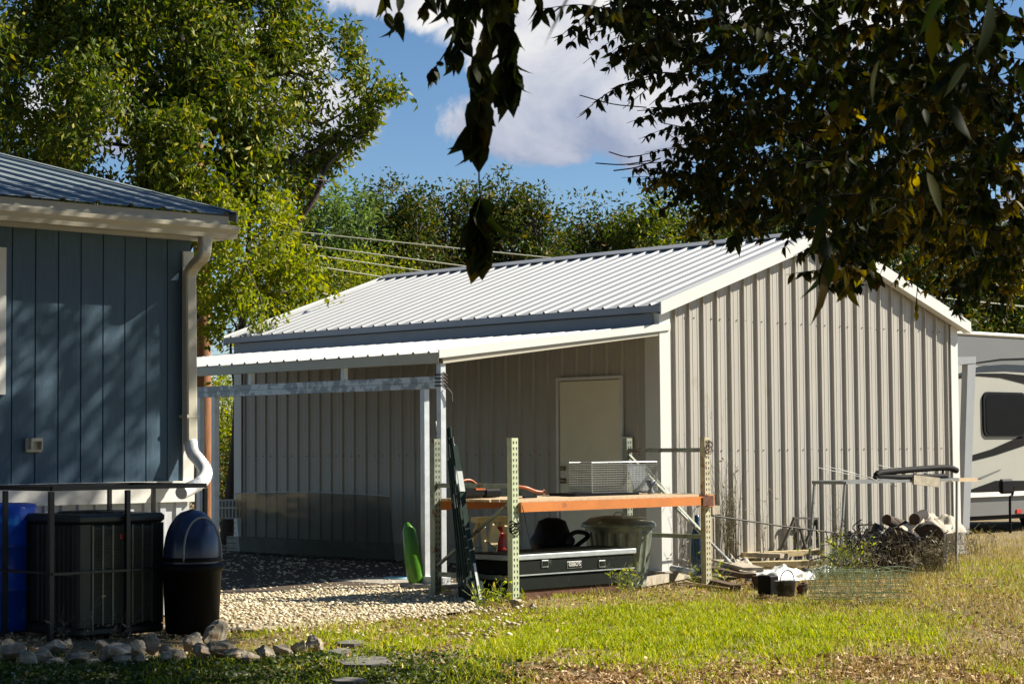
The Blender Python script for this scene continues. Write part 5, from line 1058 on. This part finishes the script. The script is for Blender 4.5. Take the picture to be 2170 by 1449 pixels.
# foreground overhanging tree: limbs, twigs and long drooping leaves
def bigleaves(P, D, l, wr, NRr=NR):
    """8-vertex leaves with a midrib fold and a drooping tip"""
    n = len(P); D = D/np.linalg.norm(D, axis=1)[:, None]; r = NRr.normal(size=(n, 3)); s = np.cross(D, r); s /= np.linalg.norm(s, axis=1)[:, None]; nn = np.cross(s, D)
    st = [(.0, .0), (.12, .34), (.35, .5), (.62, .40), (.84, .16), (1., 0)]
    cv = (NRr.normal(size=n)*.34)[:, None]; rows = []
    for t, wv in st:
        c = P+D*(l*t)[:, None]+nn*(l[:, None]*cv*t*t)
        if wv == 0: rows.append([c])
        else:
            off = s*(l*wr*wv)[:, None]; up = nn*(l*wr*wv*.35)[:, None]; rows.append([c-off+up, c, c+off+up])
    V = []; 
    for rw in rows: V += rw
    V = np.stack(V, 1).reshape(-1, 3); b = (np.arange(n)*14)[:, None]
    F_ = [(0, 2, 1), (0, 3, 2)]
    for k in range(3): o_ = 1+3*k; F_ += [(o_, o_+1, o_+4), (o_, o_+4, o_+3), (o_+1, o_+2, o_+5), (o_+1, o_+5, o_+4)]
    F_ += [(10, 11, 13), (11, 12, 13)]
    return V, (np.array(F_)[None]+b[:, :, None]).reshape(-1, 3)
fg = thing('overhanging_tree', (4.6, 8.5, 0), 'large dark tree overhanging from the right with drooping leaves across the top of the view', 'tree')
sunlit_gold = []; dark = []; twig = MB()
def twigleaf(p0, p1, nl, ll, tgt, wr=.48, spread=.6, r=.003):
    p0 = np.array(p0); p1 = np.array(p1); md = (p0+p1)/2+ZX*np.linalg.norm(p1-p0)*.08; pts = smooth_path([p0, md, p1], 4); twig.tube(pts, [r*(1-.6*i/len(pts)) for i in range(len(pts))], 4, cap=False)
    for k in range(nl):
        t = .15+.85*(k+R.random())/nl; b = pts[min(int(t*(len(pts)-1)), len(pts)-1)]
        d = np.array([R.gauss(0, spread), R.gauss(0, spread), -1+R.gauss(0, .35)]); tgt.append((b, d, ll*R.uniform(.65, 1.2), wr*R.uniform(.8, 1.15)))
# mass of twigs filling the upper right, density by region (px, py, rx, ry, depth range, number, gold share)
REG = [(1510, 40, 160, 80, 7, 12, 54, .05), (1650, 120, 170, 120, 7, 13, 84, .1), (1850, 60, 200, 150, 5, 13, 118, .2), (2080, 100, 150, 200, 4.5, 12, 150, .1), (1600, 250, 100, 80, 8, 13, 52, .1), (1770, 270, 150, 110, 6, 13, 100, .2), (1950, 300, 190, 170, 5, 13, 170, .2),
       (2110, 400, 110, 220, 6, 13, 150, .5), (1520, 250, 60, 70, 9, 12, 26, .1), (1400, 50, 70, 60, 7, 11, 30, .0), (1375, 130, 45, 40, 8, 11, 11, 0), (1340, 20, 45, 30, 6, 9, 9, 0), (1590, 385, 120, 60, 9, 13, 56, .25), (1760, 375, 140, 65, 8, 13, 84, .35), (1950, 420, 170, 80, 8, 13.4, 110, .7), (1640, 440, 90, 30, 9, 12.5, 26, .4), (1560, 440, 80, 30, 10, 12.5, 18, .7),
       (1480, 375, 60, 40, 10, 12, 18, .35), (1540, 330, 60, 45, 10, 12, 22, .2), (1822, 545, 34, 62, 7, 10, 20, .4), (1860, 500, 50, 40, 8, 12, 18, .5), (2065, 525, 90, 50, 10, 13.4, 44, .95), (2140, 570, 45, 60, 10, 13.4, 34, .95), (1950, 515, 80, 35, 9, 13, 20, .9)]
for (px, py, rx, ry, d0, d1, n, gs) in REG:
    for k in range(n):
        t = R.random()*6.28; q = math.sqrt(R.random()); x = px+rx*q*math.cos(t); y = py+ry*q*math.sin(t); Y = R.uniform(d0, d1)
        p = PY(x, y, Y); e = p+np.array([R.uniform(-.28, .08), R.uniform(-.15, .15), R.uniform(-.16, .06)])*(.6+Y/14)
        twigleaf(p, e, R.randint(15, 23), .052, sunlit_gold if R.random() < gs*(.30 if px < 1900 else .6) else dark)
# outer sprays with single readable leaves (left edge of the mass)
for (x0_, y0_, x1_, y1_, Y, nl) in ((1640, 290, 1380, 228, 11, 20), (1620, 270, 1350, 235, 11, 10), (1560, 330, 1330, 335, 11.5, 12), (1600, 380, 1330, 350, 11.5, 16), (1590, 340, 1400, 260, 11, 16), (1480, 120, 1320, 140, 9, 12), (1450, 60, 1300, 20, 8, 12), (1460, 160, 1330, 170, 9, 10), (1640, 420, 1360, 380, 12, 18), (1700, 470, 1470, 470, 12, 18), (1480, 30, 1290, 60, 8, 12)):
    twigleaf(PY(x0_, y0_, Y), PY(x1_, y1_, Y), nl, .066, dark, .5, .35, .006)
for (x0_, y0_, x1_, y1_, Y) in ((1370, 228, 1228, 202, 11), (1380, 340, 1262, 346, 11.5), (1360, 330, 1290, 322, 11.5), (1400, 335, 1300, 362, 11.5)): twig.tube(smooth_path([PY(x0_, y0_, Y), PY((x0_+x1_)/2, (y0_+y1_)/2+6, Y), PY(x1_, y1_, Y)], 4), .004, 4, cap=False)
# near hanging sprays
def strand(pts, Y, nl, ll, tgt=dark, wr=.5, spread=.35):
    P = smooth_path([PY(x, y, Y) for x, y in pts], 8); twig.tube(P, .0022, 5, cap=False)
    for k in range(nl):
        b = P[int((k+R.random())/nl*(len(P)-1))]; tgt.append((b, np.array([R.gauss(0, spread), R.gauss(0, spread), -1]), ll*R.uniform(.7, 1.15), wr*R.uniform(.8, 1.1)))
strand([(1030, -60), (1026, 60), (1022, 150), (1020, 230)], 5.2, 30, .085, wr=.55); strand([(1020, 205), (1012, 260), (1010, 300)], 5.0, 36, .082, wr=.72, spread=.26); strand([(1018, 120), (1020, 205)], 5.1, 18, .08, wr=.7)
strand([(1017, 300), (1015, 380), (1020, 425)], 5.0, 0, .08); strand([(1018, 418), (1016, 470), (1018, 535)], 5.0, 46, .085, wr=.72, spread=.17)
strand([(1072, -60), (1076, 60), (1078, 130), (1080, 160)], 5.4, 44, .085, wr=.65); strand([(1080, 140), (1082, 190)], 5.4, 14, .11, wr=.6); strand([(1045, -60), (1050, 10)], 5.1, 20, .08); strand([(1010, -60), (1000, 0)], 5.2, 20, .08); strand([(960, -60), (975, -10), (968, 10)], 5.3, 20, .07)
strand([(975, -60), (965, 40), (955, 90), (925, 140), (905, 160)], 5.6, 22, .065); strand([(985, 20), (975, 90), (970, 130)], 5.5, 16, .07)
strand([(880, -60), (905, -10), (895, 20)], 5.2, 8, .06); strand([(830, -60), (815, -10), (820, 40)], 5.2, 9, .06); strand([(850, -40), (845, 30), (838, 60)], 5.0, 6, .07); strand([(1120, -50), (1135, -5), (1150, 25)], 5.3, 11, .065); strand([(1045, -60), (1050, 20), (1045, 60)], 5.4, 16, .075); strand([(1000, -60), (1000, 10)], 5.3, 14, .075); strand([(930, -60), (940, -5), (945, 20)], 5.4, 10, .07)
strand([(1740, 420), (1752, 520), (1760, 560)], 4.6, 5, .10, wr=.42); strand([(1755, 540), (1740, 580)], 4.4, 2, .12, wr=.42, spread=.2); strand([(1790, 560), (1798, 600), (1792, 625)], 6, 6, .06, sunlit_gold); strand([(1845, 540), (1840, 600)], 6.5, 6, .06)
strand([(1562, 480), (1560, 515)], 8, 5, .06); strand([(1940, 660), (1945, 600)], 9, 4, .06, sunlit_gold)
for (x0_, y0_, x1_, y1_) in ((1215, -30, 1140, 95), (1275, -30, 1225, 62), (1322, -25, 1285, 60), (1335, 0, 1270, 30)):     # nearest, out of focus
    b = PY(x0_, y0_, 1.9); e = PY(x1_, y1_, 1.9); dark.append((b, e-b, float(np.linalg.norm(e-b)), .16))
for (x0_, y0_, Y, l) in ((2060, -20, 3.2, .11), (2130, 10, 3.0, .12), (1990, 60, 3.6, .11), (2150, 120, 3.4, .12), (2080, 160, 3.6, .11), (1900, 120, 4., .1), (2000, 240, 4, .11), (2120, 300, 4.2, .11), (1960, 350, 4.5, .11)):
    for k in range(1): dark.append((PY(x0_+R.uniform(-50, 50), y0_+R.uniform(-30, 30), Y), np.array([R.gauss(0, .3), R.gauss(0, .3), -1]), l*R.uniform(.7, 1.), .34))
# canopy above and to the right of the view (shades the house, the rocks and these leaves)
cp = []
def canopy(c, r, k, n_, ll=.085):
    cc = ellip_pts(k, c, r, .2)
    for q in cc:
        for _ in range(n_): cp.append((q+np.array([R.gauss(0, .22), R.gauss(0, .22), R.gauss(0, .16)]), np.array([R.gauss(0, .7), R.gauss(0, .7), -1]), ll*R.uniform(.7, 1.3), .55))
canopy((2.3, 16.7, 7.2), (2.9, 1.9, 1.1), 300, 26, .11)
canopy((3.2, 15.7, 6.0), (1.7, 1.2, .7), 120, 26, .11)
canopy((3.3, 14.4, 5.5), (1.7, .9, .7), 110, 26, .11)
canopy((3.6, 16.1, 5.75), (1.3, .8, .6), 90, 26, .11)
canopy((1.2, 13.2, 5.6), (2.2, 1.2, .7), 90, 24, .10)
canopy((5.2, 13.5, 7.3), (1.9, 1.4, 1.1), 190, 28, .12)
canopy((6.2, 10.5, 6.4), (2.0, 2.2, 2.2), 260, 28, .12)
canopy((4.6, 11.0, 5.2), (1.6, 1.6, 1.3), 160, 28, .11)
canopy((4.4, 7.0, 5.4), (2.6, 3.4, 2.0), 240, 28, .12)
canopy((3.4, 12.4, 5.0), (1.2, .9, .7), 90, 24, .10)
canopy((0.4, 6.6, 4.3), (2.2, 3.0, .7), 130, 24, .11)
def flush(lst, name, m):
    P = np.array([x[0] for x in lst]); D = np.array([x[1] for x in lst]); l = np.array([x[2] for x in lst]); w_ = np.array([x[3] for x in lst])
    V, f = bigleaves(P, D, l, w_); return link(name, V, f, M[m], fg, smooth=True)
flush(dark, 'crown', 'leaf_near'); flush(sunlit_gold, 'sunlit_leaves', 'leaf_sunlit'); flush(cp, 'upper_crown', 'leaf_near')
twig.build('twigs', M['bark_black'], fg)
mb = MB(); mb.tube([(4.6, 8.5, -.1), (4.55, 8.5, 1.2), (4.4, 8.6, 2.6), (4.2, 8.8, 4.2), (4.0, 9, 6.5)], [.30, .24, .22, .17, .06], 16)
for tg in ((2.2, 11.5, 4.4), (3.2, 12.8, 4.6), (2.6, 15.2, 6.8), (.6, 13.2, 5.8), (3.0, 10, 3.9), (4.4, 11.5, 5), (.3, 5.6, 4.2), (6, 6, 6), (2.0, 7.5, 3.6)):
    st = np.array([4.3, 8.7, R.uniform(2.6, 4.2)]); tg = np.array(tg); mb.tube(smooth_path([st, (st+tg)/2+ZX*.4, tg], 6), [.09*(1-.85*i/12) for i in range(13)], 7)
mb.build('trunk', M['bark'], fg)

# ------------------------------------------------------------------ weeds
def weed(label, px, py, b, n, h0, h1, spread, m='weed', base_r=.08, leafy=0, name='dry_weed', r=.0022, group='weeds along the gable wall'):
    c = WB(px, py, b); c = L(*loc(c)[:2], 0); t = thing(name, c, label, 'weed', group); mb = MB(); tips = []
    for k in range(n):
        p = c+UX*R.gauss(0, base_r)+VX*R.gauss(0, base_r*.4); h = R.uniform(h0, h1); d = UX*R.gauss(0, spread)+VX*R.gauss(0, spread*.3)
        pts = smooth_path([p, p+d*.3*h+ZX*h*.5, p+d*h+ZX*h*.97], 4); mb.tube(pts, [r*(1-.7*i/8) for i in range(9)], 3, cap=False)
        for j in range(3): q = pts[R.randint(3, 8)]; e = q+UX*R.gauss(0, .06)+VX*R.gauss(0, .02)+ZX*R.uniform(.02, .12); mb.tube([q, e], r*.5, 3, cap=False); tips.append(e)
        tips += pts[2:]
    mb.build('stems', M[m], t)
    if leafy:
        P = np.array([tips[R.randrange(len(tips))] for _ in range(leafy)])+NR.normal(size=(leafy, 3))*.01; V, f = leafcards(P, .02, .07, .3, .8, -.2); link('leaves', V, f, M['grass'] if m != 'weed' else M['weed'], t)
weed('tall dry weed stalks right of the rack against the gable wall', 1548, 1185, -.25, 60, .6, 1.25, .10, leafy=160, r=.0034)
weed('tallest single thin stalks rising above the dry weed clump', 1535, 1185, -.2, 4, 1.5, 2.0, .06)
weed('sparse dry stalks on the gable wall left of the A-shaped shadow bars', 1615, 1185, -.2, 12, .4, 1.0, .12, leafy=30)
weed('thin dry stalks right of the A-shaped shadow bars', 1775, 1180, -.2, 16, .5, 1.25, .14, leafy=30)
weed('low dry stalks at the foot of the white corner trim', 1450, 1195, -.3, 8, .2, .5, .2, leafy=20)
weed('green leafy weed clump at the left of the black tarp', 1790, 1205, -1.7, 60, .15, .42, .45, 'wire_green', .2, 330, 'green_weed', .0034)
weed('green and tan grass tuft growing before the log pile', 1860, 1215, -2.0, 70, .15, .5, .35, 'weed', .42, 260, 'green_weed', .0028)
weed('tan grass tuft at the right foot of the log pile', 1985, 1215, -2.0, 60, .12, .42, .3, 'weed', .2, 200, 'dry_weed', .0028)
weed('dry grass tuft between the camper and the log pile', 2060, 1190, -.6, 40, .1, .35, .3, 'weed', .2, 120, 'dry_weed', .0028)
weed('small green weed by the foot of the leaning fence posts', 1045, 1262, -1.9, 18, .06, .2, .5, 'wire_green', .10, 160, 'green_weed')
weed('grass tuft at the right front corner of the toolbox', 1330, 1262, -1.75, 30, .08, .28, .4, 'wire_green', .08, 90, 'green_weed')
weed('tiny weed growing on the lean-to footing edge', 932, 1278, -.35, 8, .03, .09, .6, 'wire_green', .03, 30, 'green_weed')
weed('dry stalks at the front foot of the air conditioner', 190, 1350, -1.9, 14, .05, .2, .5, 'weed', .2, 40)
weed('grass tuft beside the blue gas bottle', 1500, 1245, -1.5, 30, .06, .22, .4, 'wire_green', .15, 80, 'green_weed')

# ------------------------------------------------------------------ rocks and flagstones
rk = [(28, 1385, 150, 60), (60, 1398, 60, 50), (112, 1372, 70, 30), (140, 1368, 46, 30), (170, 1392, 60, 32), (238, 1385, 100, 62), (215, 1372, 50, 36), (290, 1378, 50, 40), (325, 1368, 58, 52), (352, 1378, 40, 32), (375, 1388, 62, 36), (405, 1365, 58, 50), (430, 1382, 66, 40), (455, 1350, 90, 60), (470, 1378, 100, 44), (500, 1386, 60, 30), (352, 1395, 46, 26), (300, 1398, 40, 24), (195, 1402, 60, 22), (560, 1385, 66, 34), (600, 1380, 60, 36), (635, 1375, 44, 40), (665, 1370, 60, 46), (528, 1392, 60, 28), (88, 1392, 60, 44), (15, 1370, 50, 26), (260, 1400, 60, 26), (120, 1402, 60, 22)]
where = ['largest flat pale rock at the far left of the rock border', 'pointed white rock in front of the far left flat rock', 'flat tan rock behind the left end of the border', 'small brown rock left of the air conditioner corner', 'low rounded grey rock under the air conditioner corner', 'largest grey boulder in the middle of the rock border', 'small grey rock behind the largest boulder', 'angular pale rock right of the largest boulder', 'orange-brown tall rock in the border before the dark bin', 'small rusty rock right of the orange-brown rock', 'grey rock in the gap before the dark bin', 'brown slanted rock at the foot of the dark bin', 'triangular grey rock before the brown slanted rock', 'mossy mound rock right of the dark bin at the border end', 'broad grey rock in front of the mossy mound', 'flat low rock at the right of the broad grey rock', 'tiny tan rock in front of the rusty rock', 'small half buried rock in front of the angular pale rock', 'thin flat rock in grass before the low rounded rock', 'shaded brown rock right of the border bend', 'shaded grey rock between two brown ones right of the border', 'upright small brown rock near the border right end', 'last grey rock at the right end of the border', 'half buried shaded rock left of the brown one', 'pale wedge rock behind the pointed white rock', 'small brown rock at the extreme left behind the flat rock', 'low rock in front of the largest boulder', 'thin sunken rock left in the grass before the border']
for k, ((x, y, w_, h_), lb_) in enumerate(zip(rk, where)):
    c = G(x, y+h_*.25); s = c[1]/F; rock(c, w_*s, w_*s*.75, h_*s*1.15, M['stone'], 100+k, 'border_rock', lb_, 'rock', 'rocks bordering the air conditioner bed', R.random()*3)
for (x, y, w_, d_, lb_) in ((775, 1406, 125, .26, 'largest grey flagstone lying in the shaded grass'), (745, 1366, 66, .16, 'small grey flagstone above the largest one'), (722, 1386, 56, .2, 'dark flat stone left between the two grey flagstones'), (740, 1447, 80, .1, 'pale flagstone cut by the bottom edge of the view')):
    c = G(x, y); s = c[1]/F; w2 = w_*s/2; X = np.array([1., 0, 0]); Yv_ = np.array([0, 1., 0]); mb = MB()
    pts = [c-X*w2, c-X*w2*.6-Yv_*d_, c+X*w2*.3-Yv_*d_*1.1, c+X*w2-Yv_*d_*.8, c+X*w2*.6+Yv_*d_*.7, c-X*w2*.2+Yv_*d_]
    mb.prism([p-ZX*.02 for p in pts], ZX*.045); tag(mb.build('flagstone', M['stone_grey']), lb_, 'flagstone', 'flagstones set in the grass')
for (x, y, w_, h_, lb_) in ((1098, 1282, 44, 26, 'tan rock lump at the foot of the front rack upright'), (1130, 1290, 22, 20, 'small white pebble rock right of the front rack upright'), (955, 1268, 30, 10, 'flat pale stone by the foot of the leaning posts'), (980, 1275, 36, 9, 'thin pale stone chip right of the lean-to footing')):
    c = G(x, y); s = c[1]/F; rock(c, w_*s, w_*s*.8, h_*s, M['stone'], int(x), 'rock', lb_, 'rock', 'loose stones by the rack', 1.)

# ------------------------------------------------------------------ unseen trees added around the viewpoint to block sky light and deepen shade
for k, (x, y, r) in enumerate(((-9, -3, 4.5), (-3, -8, 4.8), (5, -9, 4.8), (-15, 4, 4.6), (12, -4, 4.5), (-20, 12, 4.6))):
    t = thing('sky_block_tree', (x, y, 0), ['added tree blocking sky light behind the viewpoint to the left', 'added tree blocking sky light straight behind the viewpoint', 'added tree blocking sky light behind the viewpoint to the right', 'added tree blocking sky light beyond the left edge near the house front', 'added tree blocking sky light behind the viewpoint at the far right', 'added tree blocking sky light beyond the left edge behind the house'][k], 'tree', 'unseen trees added to block sky light around the viewpoint')
    mb = MB(); limbs(mb, (x, y, 0), (x, y, 6), [(x+R.uniform(-3, 3), y+R.uniform(-3, 3), R.uniform(4, 9)) for _ in range(6)], .3); mb.build('trunk', M['bark'], t)
    V, f = crown([(np.array([x, y, 6.6]), np.array([r, r, 4.6]), 1.)], 520, .7, 26, .22, .42, .6, .3); link('crown', V, f, M['leaf_near'], t)
